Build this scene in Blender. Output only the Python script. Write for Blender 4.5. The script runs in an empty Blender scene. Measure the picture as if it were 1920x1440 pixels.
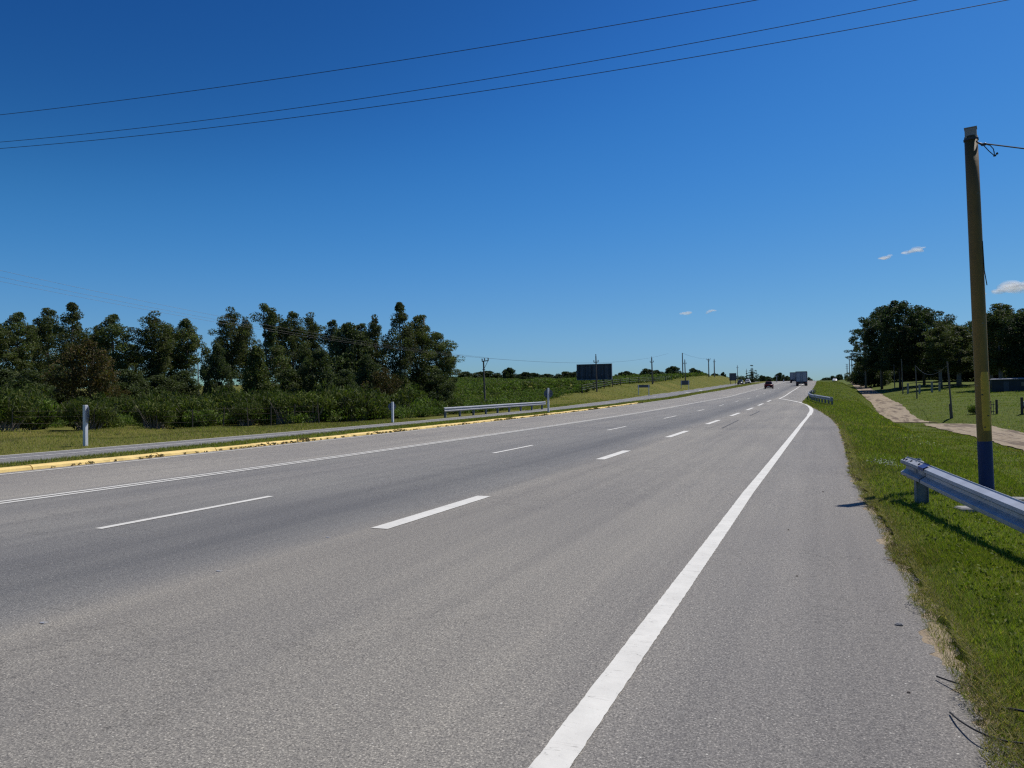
import bpy, math, random
import numpy as np
from mathutils import Matrix, Vector

# ---------------------------------------------------------------- camera, world, sun, exposure
SC = bpy.context.scene
COL = SC.collection
R = math.radians
random.seed(7)
RS = np.random.RandomState(11)

ROLL, PITCH, YAW = R(0.7), R(0.9885), R(21.714)
def cam_axes():
    def ray(x, y, w):
        xr = x*math.cos(ROLL)+y*math.sin(ROLL); yr = -x*math.sin(ROLL)+y*math.cos(ROLL)
        F = w*math.cos(PITCH)-yr*math.sin(PITCH); Z = w*math.sin(PITCH)+yr*math.cos(PITCH)
        return Vector((xr*math.cos(YAW)-F*math.sin(YAW), xr*math.sin(YAW)+F*math.cos(YAW), Z))
    return ray(1, 0, 0), ray(0, 1, 0), -ray(0, 0, 1)
cd = bpy.data.cameras.new('camera'); cam = bpy.data.objects.new('camera', cd); COL.objects.link(cam)
ax, ay, az = cam_axes()
cam.matrix_world = Matrix(((ax.x, ay.x, az.x, 0), (ax.y, ay.y, az.y, 0), (ax.z, ay.z, az.z, 1.6), (0, 0, 0, 1)))
cd.lens = 27.0; cd.sensor_width = 36.0; cd.clip_start = 0.05; cd.clip_end = 30000
SC.camera = cam

SUN_EL, SUN_AZ = R(58), R(35)          # azimuth clockwise from the road direction (+Y)
W = bpy.data.worlds.new('World'); SC.world = W; W.use_nodes = True
wn = W.node_tree.nodes; wl = W.node_tree.links
bg = wn['Background']
sky = wn.new('ShaderNodeTexSky'); sky.sky_type = 'NISHITA'; sky.sun_disc = False
sky.sun_elevation = SUN_EL; sky.sun_rotation = SUN_AZ
sky.air_density = 1.0; sky.dust_density = 0.35; sky.ozone_density = 4.0; sky.altitude = 0
hs = wn.new('ShaderNodeHueSaturation'); hs.inputs['Saturation'].default_value = 1.22; hs.inputs['Value'].default_value = 0.88
hs.inputs['Hue'].default_value = 0.5
wl.new(sky.outputs[0], hs.inputs['Color'])
# the phone's rendering of the blue: a tone curve per channel on the sky colour
sp = wn.new('ShaderNodeSeparateColor'); cb = wn.new('ShaderNodeCombineColor'); wl.new(hs.outputs[0], sp.inputs[0])
for ch, pts in enumerate(([(0, 0), (.053, .013), (.098, .044), (.2, .115), (.434, .24), (.9, .45)],
                          [(0, 0), (.08, .035), (.141, .088), (.224, .208), (.38, .345), (.52, .437), (.9, .62)],
                          [(0, 0), (.16, .13), (.314, .305), (.44, .56), (.52, .645), (.7, .72), (.9, .78)])):
    m1 = wn.new('ShaderNodeMath'); m1.operation = 'MULTIPLY'; wl.new(sp.outputs[ch], m1.inputs[0]); m1.inputs[1].default_value = .085
    m0 = wn.new('ShaderNodeMath'); m0.operation = 'MINIMUM'; wl.new(m1.outputs[0], m0.inputs[0]); m0.inputs[1].default_value = .9
    fc = wn.new('ShaderNodeFloatCurve'); wl.new(m0.outputs[0], fc.inputs['Value']); cv = fc.mapping.curves[0]
    cv.points[0].location = pts[0]; cv.points[1].location = (1, pts[-1][1]+.03)
    for p_ in pts[1:]: cv.points.new(*p_)
    fc.mapping.update()
    m3 = wn.new('ShaderNodeMath'); m3.operation = 'MULTIPLY'; wl.new(fc.outputs[0], m3.inputs[0]); m3.inputs[1].default_value = 10
    wl.new(m3.outputs[0], cb.inputs[ch])
wl.new(cb.outputs[0], bg.inputs['Color'])
bg.inputs['Strength'].default_value = 0.1
sd = bpy.data.lights.new('sun', 'SUN'); sd.energy = 4.6; sd.angle = R(0.53); sd.color = (1.0, 0.955, 0.89)
sun = bpy.data.objects.new('sun', sd); COL.objects.link(sun)
sdir = Vector((math.sin(SUN_AZ)*math.cos(SUN_EL), math.cos(SUN_AZ)*math.cos(SUN_EL), math.sin(SUN_EL)))
sun.rotation_euler = sdir.to_track_quat('Z', 'Y').to_euler()
SC.view_settings.view_transform = 'Standard'; SC.view_settings.look = 'None'
SC.view_settings.exposure = 0.0; SC.view_settings.gamma = 1.0
SC.render.engine = 'CYCLES'
SC.cycles.transparent_max_bounces = 24
SC.cycles.filter_width = 1.3
SC.cycles.use_denoising = False

# ---------------------------------------------------------------- heights of the land
#TERRAIN-BEGIN
_PY=[-80,0,15,20,30,40,50,60,70,80,90,100,110,120,135,150,170,190,220,260,300,350,400,440,480,540,620,800,1200,6000]
_PZ=[0,0,0,.04,.10,.18,.27,.38,.52,.68,.83,.98,1.12,1.3,1.68,2.03,2.45,2.95,3.65,4.65,5.6,6.85,7.9,8.3,8.2,7.4,5.6,1.8,-6,-30]
_t=np.arange(-80,6001,1.0); _p=np.interp(_t,_PY,_PZ)
_p=np.convolve(np.pad(_p,6,mode='edge'),np.ones(13)/13,'valid')
def P(Y): return np.interp(Y,_t,_p)
def ipl(Y,a,b): return np.interp(Y,a,b)
def sst(x,a,b):
    t=np.clip((x-a)/(b-a),0,1); return t*t*(3-2*t)
def x_edge(Y):      # right edge of the asphalt
    return ipl(Y,[0,12,16,26,36,45,57,70,80,94,136,237,450,6000],[.74,.62,.58,.74,.80,.65,.15,-.65,-1.42,-1.54,-1.23,-.7,-.3,-.3])
def x_kerb(Y): return ipl(Y,[-20,15,83,131,220,450,6000],[-17.3,-17.55,-18.45,-19.5,-19.9,-20.5,-20.5])
def x_n2(Y): return ipl(Y,[-20,14,20,40,64,88,148,290,450,6000],[-19.5,-19.9,-20.2,-20.7,-20.6,-20.7,-22.1,-25.0,-26.5,-26.5])
def x_f2(Y): return ipl(Y,[-20,16,43,75,125,180,314,450,6000],[-23.1,-23.2,-23.3,-24.2,-27.5,-28.5,-31,-33,-33])
def x_tl(Y): return ipl(Y,[-20,62,81,91,107,112,113.5,128,141,176,240,342,470,700,6000],[12.8,13.2,13.2,12.6,12.2,12.6,9.4,8.9,8.85,10.1,11.4,13,16,20,20])
def x_tr(Y): return ipl(Y,[-20,62,88,104,110,112.5,115,124,135,163,230,319,470,700,6000],[18,18.6,18.6,18.8,18.4,16.5,13.3,13.0,13.3,14.7,16.1,16.9,21,25,25])
def hh(X,Y):
    X=np.asarray(X,float); Y=np.asarray(Y,float)
    base=P(Y)
    # right hand side: berm, then the low ground with the dirt track
    xe=ipl(Y,[0,20,38,60,120,170,430],[3.0,3.9,3.9,4.0,5.0,7.0,9.0])
    V=ipl(Y,[-100,60,112,155,200,260,330,400,470,520,700,1200,6000],[-2.6,-2.6,-2.5,-.9,.1,2.1,4.6,7.0,9.2,9.3,5.5,-6,-30])
    xr=x_tr(Y)
    fld=V+2.2*(1-np.exp(-np.maximum(X-xr,0)/12.0))+np.maximum(X-xr-30,0)*.01
    lo=x_tl(Y)
    w=sst(X,xe-1.0,xe+3.5)
    zr=base*(1-w)+fld*w-.16*sst(X,.8,3.0)*(1-w)+.05*sst(X-x_edge(Y),.12,.45)*(1-w)
    # left hand side
    d=-X-28.0
    bank=ipl(Y,[-50,64,85,111,146,186,240,298,330,380,450],[0,0,.25,1.3,1.9,1.9,2.4,3.0,2.9,1.4,.6])
    bk=bank*(1-.75*sst(-X,42,85))*sst(-X,ipl(Y,[0,100,300],[24,26,30]),ipl(Y,[0,100,300],[33,33,38]))
    slope=np.minimum(np.maximum(d-4,0)*.031,2.8)*sst(Y,70,210)
    dip=-1.5*np.exp(-((X+48)/17)**2-((Y-82)/34)**2)*sst(-X,25,31)
    far=-sst(Y,330,700)*7*sst(-X,30,80)
    zl=base+bk+slope+dip+far
    z=np.where(X>0,zr,np.where(X<-23.4,zl,base))
    # gentle lumps off the roads
    off=sst(X,1.6,5)+sst(-X,24.5,30)
    ontrack=sst(X,lo-.6,lo)*(1-sst(X,xr,xr+.6))
    lum=.10*np.sin(X*.41+1.3)*np.cos(Y*.33)+.06*np.sin(X*1.1+Y*.7)+.04*np.sin(Y*1.3-X*.3)
    z=z+lum*np.clip(off,0,1)*(1-ontrack)+0*ontrack
    # grass strip between the kerb and the second road
    k=x_kerb(Y); n=x_n2(Y)
    st=sst(-X,-k+.15,-k+.4)*(1-sst(-X,-n-.9,-n-.05))
    z=z+.05*st
    # land under the asphalt lies lower
    xq=X-x_edge(Y)
    u1=np.where(xq>.2,.16*np.clip((.42-xq)/.2,0,1),.16+.84*np.clip((-.28-xq)/.2,0,1))*np.clip((X-k)/.3,0,1)
    u2=np.clip((n-X)/.3,0,1)*np.clip((X-x_f2(Y))/.3,0,1)
    return z-.08*np.maximum(u1,u2)
#TERRAIN-END
def H(x, y): return float(hh(x, y))

# ---------------------------------------------------------------- materials
def newmat(name):
    m = bpy.data.materials.new(name); m.use_nodes = True
    nt = m.node_tree; b = nt.nodes['Principled BSDF']
    return m, nt, b
def node(nt, kind, **kw):
    n = nt.nodes.new(kind)
    for k, v in kw.items():
        if k in n.inputs: n.inputs[k].default_value = v
        else: setattr(n, k, v)
    return n
def rgba(c): return (c[0], c[1], c[2], 1)
def noise(nt, scale, detail=4, rough=.6, vec=None, dist=0):
    n = node(nt, 'ShaderNodeTexNoise', Scale=scale, Detail=detail, Roughness=rough, Distortion=dist)
    if vec is not None: nt.links.new(vec, n.inputs['Vector'])
    return n
def ramp(nt, fac, stops, interp='LINEAR'):
    r = nt.nodes.new('ShaderNodeValToRGB'); r.color_ramp.interpolation = interp
    els = r.color_ramp.elements
    while len(els) < len(stops): els.new(.5)
    for e, (p, c) in zip(els, stops):
        e.position = p; e.color = rgba(c) if len(c) == 3 else c
    nt.links.new(fac, r.inputs['Fac']); return r
def mix(nt, fac, a, b, mode='MIX'):
    n = nt.nodes.new('ShaderNodeMix'); n.data_type = 'RGBA'; n.blend_type = mode
    for sock, v in ((n.inputs[0], fac), (n.inputs[6], a), (n.inputs[7], b)):
        if isinstance(v, (int, float)): sock.default_value = v
        elif isinstance(v, tuple): sock.default_value = rgba(v)
        else: nt.links.new(v, sock)
    return n.outputs[2]
def math_(nt, op, a, b=0.0, clamp=False):
    n = nt.nodes.new('ShaderNodeMath'); n.operation = op; n.use_clamp = clamp
    for s, v in ((n.inputs[0], a), (n.inputs[1], b)):
        if isinstance(v, (int, float)): s.default_value = v
        else: nt.links.new(v, s)
    return n.outputs[0]
def bump(nt, b, h, strength=.3, dist=.01):
    n = node(nt, 'ShaderNodeBump', Strength=strength, Distance=dist)
    nt.links.new(h, n.inputs['Height']); nt.links.new(n.outputs[0], b.inputs['Normal'])
def objvec(nt, scale=None):
    t = nt.nodes.new('ShaderNodeTexCoord')
    if scale is None: return t.outputs['Object']
    m = nt.nodes.new('ShaderNodeMapping'); m.inputs['Scale'].default_value = scale
    nt.links.new(t.outputs['Object'], m.inputs['Vector']); return m.outputs[0]

def plain(name, col, rough=.6, metal=0, var=.25, scale=6, bumpy=0, spec=.5):
    m, nt, b = newmat(name)
    n = noise(nt, scale, 5, .65, objvec(nt))
    lo = tuple(c*(1-var) for c in col); hi = tuple(min(c*(1+var), 1) for c in col)
    r = ramp(nt, n.outputs['Fac'], [(.3, lo), (.7, hi)])
    nt.links.new(r.outputs[0], b.inputs['Base Color'])
    b.inputs['Roughness'].default_value = rough; b.inputs['Metallic'].default_value = metal
    b.inputs['Specular IOR Level'].default_value = spec
    if bumpy: bump(nt, b, n.outputs['Fac'], bumpy, .01)
    return m

def mat_asphalt(name, stops, lo, hi):
    m, nt, b = newmat(name)
    v = objvec(nt)
    sx = nt.nodes.new('ShaderNodeSeparateXYZ'); nt.links.new(v, sx.inputs[0])
    wob = noise(nt, 1, 3, .5, objvec(nt, (.5, .05, 1)))
    xw = math_(nt, 'ADD', sx.outputs['X'], math_(nt, 'MULTIPLY', math_(nt, 'SUBTRACT', wob.outputs['Fac'], .5), 1.3))
    mr = node(nt, 'ShaderNodeMapRange'); nt.links.new(xw, mr.inputs['Value'])
    mr.inputs['From Min'].default_value = lo; mr.inputs['From Max'].default_value = hi
    base = ramp(nt, mr.outputs[0], stops)
    big = noise(nt, .35, 5, .6, objvec(nt, (1, .35, 1)))
    c = mix(nt, 1.0, base.outputs[0], ramp(nt, big.outputs['Fac'], [(.3, (.86, .86, .88)), (.7, (1.13, 1.12, 1.09))]).outputs[0], 'MULTIPLY')
    lon = noise(nt, 1, 4, .6, objvec(nt, (2.6, .05, 1)))
    c = mix(nt, 1.0, c, ramp(nt, lon.outputs['Fac'], [(.32, (.88, .88, .89)), (.5, (1, 1, 1)), (.68, (1.09, 1.085, 1.075))]).outputs[0], 'MULTIPLY')
    n1 = noise(nt, 78, 4, .85, v)
    n2 = noise(nt, 22, 4, .8, v)
    vo = node(nt, 'ShaderNodeTexVoronoi', Scale=62.0); nt.links.new(v, vo.inputs['Vector'])
    g1 = ramp(nt, n1.outputs['Fac'], [(.35, (.10, .10, .10)), (.45, (.86, .86, .86)), (.55, (1.10, 1.10, 1.09)), (.66, (3.0, 2.95, 2.85))])
    g2 = ramp(nt, n2.outputs['Fac'], [(.3, (.68, .68, .7)), (.72, (1.3, 1.3, 1.28))])
    c = mix(nt, 1.0, c, g1.outputs[0], 'MULTIPLY')
    c = mix(nt, 1.0, c, g2.outputs[0], 'MULTIPLY')
    st = ramp(nt, vo.outputs['Color'], [(.93, (0, 0, 0)), (.95, (1, 1, 1))])
    near = ramp(nt, vo.outputs['Distance'], [(.25, (1, 1, 1)), (.4, (0, 0, 0))])
    c = mix(nt, math_(nt, 'MULTIPLY', st.outputs[0], near.outputs[0]), c, (.5, .49, .46))
    # fine transverse cracks and old stains
    w = noise(nt, 1.1, 6, .65, v, .4)
    cr = ramp(nt, w.outputs['Fac'], [(.495, (1, 1, 1)), (.4993, (.5, .5, .5)), (.5007, (.5, .5, .5)), (.505, (1, 1, 1))])
    ms = noise(nt, .23, 2, .5, v)
    c = mix(nt, ramp(nt, ms.outputs['Fac'], [(.48, (0, 0, 0)), (.56, (.85, .85, .85))]).outputs[0], c, mix(nt, 1.0, c, cr.outputs[0], 'MULTIPLY'))
    c = mix(nt, 1.0, c, (1.02, 1.0, .935), 'MULTIPLY')
    nt.links.new(c, b.inputs['Base Color'])
    b.inputs['Roughness'].default_value = .82; b.inputs['Specular IOR Level'].default_value = .35
    bump(nt, b, n1.outputs['Fac'], .55, .006)
    return m
_s = lambda x: (x+18)/19.0
M_ROAD = mat_asphalt('asphalt', [(0, (.215, .203, .19)), (_s(-12.7), (.225, .215, .203)), (_s(-12.0), (.168, .165, .163)), (_s(-10.4), (.185, .18, .176)),
    (_s(-8.6), (.165, .163, .162)), (_s(-7.9), (.15, .149, .15)), (_s(-6.4), (.112, .113, .118)), (_s(-5.7), (.15, .149, .15)), (_s(-5.0), (.205, .195, .182)),
    (_s(-3.2), (.19, .182, .172)), (_s(-1.6), (.205, .196, .184)), (_s(-.6), (.178, .171, .166)), (_s(.6), (.158, .15, .146))], -18, 1)
M_ROAD2 = mat_asphalt('old_asphalt', [(0, (.15, .15, .16)), (.5, (.16, .16, .168)), (1, (.18, .178, .18))], -34, -19)

def mat_ground():
    m, nt, b = newmat('grass_ground')
    v = objvec(nt)
    sx = nt.nodes.new('ShaderNodeSeparateXYZ'); nt.links.new(v, sx.inputs[0])
    n1 = noise(nt, 1.2, 6, .7, v); n2 = noise(nt, 9, 5, .75, v); n3 = noise(nt, .12, 4, .6, v); n4 = noise(nt, 40, 3, .8, v)
    green = ramp(nt, n2.outputs['Fac'], [(.25, (.028, .045, .006)), (.5, (.07, .098, .011)), (.75, (.125, .145, .024))])
    dry = ramp(nt, n2.outputs['Fac'], [(.25, (.075, .07, .012)), (.5, (.145, .135, .026)), (.75, (.22, .19, .05))])
    left = math_(nt, 'LESS_THAN', sx.outputs['X'], -17.0)
    mleft = ramp(nt, n3.outputs['Fac'], [(.35, (.45, .45, .45)), (.65, (1, 1, 1))])
    mright = ramp(nt, n1.outputs['Fac'], [(.45, (0, 0, 0)), (.75, (.5, .5, .5))])
    f = mix(nt, left, mright.outputs[0], mleft.outputs[0])
    c = mix(nt, f, green.outputs[0], dry.outputs[0])
    soil = mix(nt, ramp(nt, n1.outputs['Fac'], [(.68, (0, 0, 0)), (.8, (.45, .45, .45))]).outputs[0], c, (.15, .115, .065))
    c2 = mix(nt, 1.0, soil, ramp(nt, n4.outputs['Fac'], [(.3, (.6, .6, .6)), (.7, (1.35, 1.35, 1.3))]).outputs[0], 'MULTIPLY')
    nt.links.new(c2, b.inputs['Base Color']); b.inputs['Roughness'].default_value = .95
    b.inputs['Specular IOR Level'].default_value = .15
    bump(nt, b, n2.outputs['Fac'], .8, .08)
    return m
M_GROUND = mat_ground()

def mat_dirt():
    m, nt, b = newmat('dirt')
    v = objvec(nt); n1 = noise(nt, 1.3, 6, .7, objvec(nt, (1.3, .35, 1)), .4); n2 = noise(nt, 14, 5, .8, v)
    c = ramp(nt, n1.outputs['Fac'], [(.25, (.16, .115, .065)), (.45, (.27, .21, .135)), (.7, (.35, .285, .195))])
    c = mix(nt, 1.0, c.outputs[0], ramp(nt, n2.outputs['Fac'], [(.3, (.7, .68, .66)), (.7, (1.15, 1.15, 1.15))]).outputs[0], 'MULTIPLY')
    mud = noise(nt, 1, 5, .6, objvec(nt, (.75, .11, 1)), .5); tuft = noise(nt, .38, 5, .7, v)
    c = mix(nt, ramp(nt, mud.outputs['Fac'], [(.52, (0, 0, 0)), (.58, (.9, .9, .9))]).outputs[0], c, (.11, .075, .045))
    c = mix(nt, ramp(nt, tuft.outputs['Fac'], [(.61, (0, 0, 0)), (.65, (.8, .8, .8))]).outputs[0], c, (.10, .12, .03))
    nt.links.new(c, b.inputs['Base Color']); b.inputs['Roughness'].default_value = .95
    bump(nt, b, n1.outputs['Fac'], 1, .15); return m
M_DIRT = mat_dirt()

def mat_paint(name, col, wear):
    m, nt, b = newmat(name)
    v = objvec(nt); n1 = noise(nt, 3.5, 5, .7, v); n2 = noise(nt, 45, 3, .7, v)
    cr = noise(nt, 2.6, 3, .5, objvec(nt, (.5, 3.2, 1)), .3)
    c = ramp(nt, n1.outputs['Fac'], [(.3, tuple(x*.84 for x in col)), (.65, col)]).outputs[0]
    c = mix(nt, 1.0, c, ramp(nt, n2.outputs['Fac'], [(.24, (.55, .55, .55)), (.36, (1, 1, 1))]).outputs[0], 'MULTIPLY')
    c = mix(nt, 1.0, c, ramp(nt, cr.outputs['Fac'], [(.497, (1, 1, 1)), (.5, (.5, .49, .48)), (.503, (1, 1, 1))]).outputs[0], 'MULTIPLY')
    n3 = noise(nt, 70, 4, .85, v); n4 = noise(nt, .9, 3, .6, v)
    chip = math_(nt, 'ADD', n3.outputs['Fac'], math_(nt, 'MULTIPLY', n4.outputs['Fac'], .22))
    c = mix(nt, ramp(nt, chip, [(.335+.02, (1, 1, 1)), (.375+.02, (0, 0, 0))]).outputs[0], c, (.2, .19, .175))
    nt.links.new(c, b.inputs['Base Color']); b.inputs['Roughness'].default_value = .7
    bump(nt, b, n2.outputs['Fac'], .3, .004); return m
M_WHITE = mat_paint('road_paint_white', (.66, .64, .575), .3)
M_YELLOW = mat_paint('road_paint_yellow', (.78, .56, .19), .3)

def mat_leaf(name, trans=.28):
    m = bpy.data.materials.new(name); m.use_nodes = True; nt = m.node_tree
    b = nt.nodes['Principled BSDF']; out = nt.nodes['Material Output']
    a = nt.nodes.new('ShaderNodeVertexColor'); a.layer_name = 'Col'
    nt.links.new(a.outputs['Color'], b.inputs['Base Color'])
    b.inputs['Roughness'].default_value = .62; b.inputs['Specular IOR Level'].default_value = .16
    t = nt.nodes.new('ShaderNodeBsdfTranslucent'); nt.links.new(mix(nt, 1.0, a.outputs['Color'], (1.3, 1.5, .6), 'MULTIPLY'), t.inputs['Color'])
    mx = nt.nodes.new('ShaderNodeMixShader'); mx.inputs[0].default_value = trans
    nt.links.new(b.outputs[0], mx.inputs[1]); nt.links.new(t.outputs[0], mx.inputs[2]); nt.links.new(mx.outputs[0], out.inputs['Surface'])
    return m
M_LEAF = mat_leaf('foliage'); M_BLADE = mat_leaf('grass_blades', .35)
M_BARK = plain('bark', (.16, .135, .11), .9, var=.45, scale=4, bumpy=.6)
M_BARKD = plain('dark_bark', (.07, .055, .045), .9, var=.4, scale=4)
M_STEEL = plain('galvanised_steel', (.33, .34, .36), .55, .25, .2, 5)
M_STEELD = plain('dull_steel', (.22, .23, .25), .6, .3, .2, 5)
M_POLEWOOD = plain('weathered_wood', (.12, .10, .085), .85, var=.35, scale=5)
M_POLECON = plain('concrete', (.26, .25, .235), .9, var=.18, scale=4, bumpy=.3)
M_WIRE = plain('cable_black', (.02, .022, .026), .5, var=.1)
M_RUBBER = plain('rubber', (.018, .018, .02), .85, var=.2)
M_BLACK = plain('dark_plastic', (.03, .03, .035), .6, var=.2)
M_SIGNBACK = plain('sign_back', (.085, .105, .15), .55, .2, .2, 3)
M_BOARD = plain('billboard_back', (.075, .085, .105), .6, .1, .35, 1.2)
M_POSTW = plain('white_post_paint', (.62, .63, .66), .55, var=.12, scale=5)
M_GLASS = plain('dark_glass', (.02, .025, .03), .12, var=.1)
M_RED = plain('red_paint', (.075, .005, .009), .3, .2, .1)
M_SHEDR = plain('tin_roof', (.3, .31, .33), .5, .3, .1)
M_CARW = plain('white_car_paint', (.75, .75, .76), .3, var=.04)
M_CARD = plain('dark_car_paint', (.03, .033, .04), .3, .3, .1)
M_BOX = plain('grey_box_panel', (.24, .27, .33), .45, .2, .1, 2)
M_BOXF = plain('dark_box_frame', (.03, .04, .06), .5, var=.1)
M_LAMP = plain('red_lamp_lens', (.35, .02, .02), .25, var=.1)
M_PLATE = plain('plate_white', (.6, .6, .6), .5, var=.1)
M_INS = plain('insulator_porcelain', (.10, .07, .06), .3, var=.2)

# ---------------------------------------------------------------- mesh helpers
class MB:
    def __init__(s): s.v = []; s.f = []; s.c = []; s.n = 0; s.hasc = False
    def add(s, v, f, c=None):
        v = np.asarray(v, float).reshape(-1, 3)
        for a in f: s.f.append([i+s.n for i in a])
        s.v.append(v); s.c.append(np.tile((.5, .5, .5), (len(v), 1)) if c is None else c); s.n += len(v)
        if c is not None: s.hasc = True
        return s
    def box(s, c, d, rz=0, tilt=None, bev=0):
        x, y, z = d[0]/2, d[1]/2, d[2]/2
        if bev <= 0:
            v = np.array([[-x,-y,-z],[x,-y,-z],[x,y,-z],[-x,y,-z],[-x,-y,z],[x,-y,z],[x,y,z],[-x,y,z]])
            f = [[0,3,2,1],[4,5,6,7],[0,1,5,4],[1,2,6,5],[2,3,7,6],[3,0,4,7]]
        else:
            b = min(bev, x*.9, y*.9, z*.9); v = []
            for zz, i in ((-z, b), (-z+b, 0), (z-b, 0), (z, b)):
                xx, yy = x-i, y-i; bb = b
                v += [[-xx+bb,-yy,zz],[xx-bb,-yy,zz],[xx,-yy+bb,zz],[xx,yy-bb,zz],[xx-bb,yy,zz],[-xx+bb,yy,zz],[-xx,yy-bb,zz],[-xx,-yy+bb,zz]]
            v = np.array(v); f = [[7,6,5,4,3,2,1,0], list(range(24, 32))]
            for k in range(3):
                for j in range(8):
                    f.append([k*8+j, k*8+(j+1) % 8, (k+1)*8+(j+1) % 8, (k+1)*8+j])
        if tilt is not None: v = v @ np.array(tilt).T
        if rz:
            a = math.cos(rz); q = math.sin(rz)
            v = v @ np.array([[a, -q, 0], [q, a, 0], [0, 0, 1]]).T
        return s.add(v+np.array(c), f)
    def tube(s, pts, rad, n=8, cap=True):
        pts = [Vector(p) for p in pts]; m = len(pts)
        if not hasattr(rad, '__len__'): rad = [rad]*m
        V = []; F = []
        for i, p in enumerate(pts):
            d = (pts[min(i+1, m-1)]-pts[max(i-1, 0)]).normalized()
            u = d.cross(Vector((0, 0, 1)) if abs(d.z) < .95 else Vector((1, 0, 0))).normalized(); w = d.cross(u)
            for k in range(n):
                a = 2*math.pi*k/n; V.append(p+(u*math.cos(a)+w*math.sin(a))*rad[i])
        for i in range(m-1):
            for k in range(n): F.append([i*n+k, i*n+(k+1) % n, (i+1)*n+(k+1) % n, (i+1)*n+k])
        if cap: F.append(list(range(n))[::-1]); F.append([(m-1)*n+k for k in range(n)])
        return s.add([tuple(a) for a in V], F)
    def disc(s, c, r, th, axis=(0, 1, 0), n=28):
        a = Vector(axis).normalized()*th/2; c = Vector(c)
        return s.tube([c-a, c+a], r, n)
    def build(s, name, mat, parent=None, smooth=False, loc=None):
        me = bpy.data.meshes.new(name)
        v = np.concatenate(s.v) if s.v else np.zeros((0, 3))
        me.from_pydata(v.tolist(), [], s.f)
        if s.hasc:
            ca = me.color_attributes.new('Col', 'FLOAT_COLOR', 'POINT')
            cc = np.concatenate(s.c); ca.data.foreach_set('color', np.hstack([cc, np.ones((len(cc), 1))]).ravel().astype('f'))
        me.materials.append(mat)
        me.shade_smooth() if smooth else None
        me.update()
        o = bpy.data.objects.new(name, me); COL.objects.link(o)
        if parent: o.parent = parent
        if loc is not None: o.location = loc
        return o
def quads(name, V, C, mat, parent=None, k=4, M2=None):
    """V (n,k,3) separate faces with per-face colours C (n,3), made in one go"""
    n = len(V); me = bpy.data.meshes.new(name)
    me.vertices.add(n*k); me.vertices.foreach_set('co', V.reshape(-1).astype('f'))
    me.loops.add(n*k); me.loops.foreach_set('vertex_index', np.arange(n*k, dtype='i'))
    me.polygons.add(n); me.polygons.foreach_set('loop_start', np.arange(0, n*k, k, dtype='i'))
    me.polygons.foreach_set('loop_total', np.full(n, k, dtype='i'))
    ca = me.color_attributes.new('Col', 'FLOAT_COLOR', 'POINT')
    cc = np.repeat(np.hstack([C, np.ones((n, 1))]), k, axis=0); ca.data.foreach_set('color', cc.ravel().astype('f'))
    me.materials.append(mat); me.update(calc_edges=True)
    o = bpy.data.objects.new(name, me); COL.objects.link(o)
    if parent: o.parent = parent
    return o
def tag(o, label=None, cat=None, group=None, kind=None):
    if label: o['label'] = label
    if cat: o['category'] = cat
    if group: o['group'] = group
    if kind: o['kind'] = kind
    return o
def thing(name, label, cat, loc=(0, 0, 0), rz=0, group=None):
    o = bpy.data.objects.new(name, None); COL.objects.link(o); o.location = loc; o.rotation_euler = (0, 0, rz)
    o.empty_display_size = .3
    return tag(o, label, cat, group)
def dup(root, loc, rz, label, scale=None, group=None, rot=None):
    r = root.copy(); COL.objects.link(r); r.location = loc; r.rotation_euler = rot if rot else (0, 0, rz)
    r['label'] = label
    if group: r['group'] = group
    if scale is not None: r.scale = scale if hasattr(scale, '__len__') else (scale,)*3
    for ch in root.children:
        c = ch.copy(); COL.objects.link(c); c.parent = r
        for g in ch.children:
            q = g.copy(); COL.objects.link(q); q.parent = c
    return r

# ---------------------------------------------------------------- ground sheet, roads, track
def axis(*segs):
    out = []
    for a, b, st in segs: out += list(np.arange(a, b, st))
    return np.unique(np.round(out+[segs[-1][1]], 3))
GX = axis((-6000, -600, 300), (-600, -200, 25), (-200, -60, 4), (-60, -30, 1.5), (-30, -24, .5), (-24, -17, .2), (-17, -3, 2), (-3, 2, .1), (2, 8, .5), (8, 24, .3), (24, 40, .8), (40, 120, 5), (120, 600, 40), (600, 6000, 400))
GY = axis((-300, -30, 30), (-30, 0, 5), (0, 60, .8), (60, 140, .75), (140, 340, 3), (340, 700, 12), (700, 1500, 60), (1500, 6000, 400))
gx, gy = np.meshgrid(GX, GY); gz = hh(gx, gy)
nx, ny = len(GX), len(GY)
me = bpy.data.meshes.new('ground')
me.vertices.add(nx*ny); me.vertices.foreach_set('co', np.stack([gx, gy, gz], -1).ravel().astype('f'))
ii, jj = np.meshgrid(np.arange(nx-1), np.arange(ny-1)); q = (jj*nx+ii).ravel()
F = np.stack([q, q+1, q+nx+1, q+nx], -1)
me.loops.add(F.size); me.loops.foreach_set('vertex_index', F.ravel().astype('i'))
me.polygons.add(len(F)); me.polygons.foreach_set('loop_start', np.arange(0, F.size, 4, dtype='i')); me.polygons.foreach_set('loop_total', np.full(len(F), 4, dtype='i'))
me.materials.append(M_GROUND); me.update(calc_edges=True); me.shade_smooth()
ground = bpy.data.objects.new('ground', me); COL.objects.link(ground)
tag(ground, kind='structure')

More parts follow.
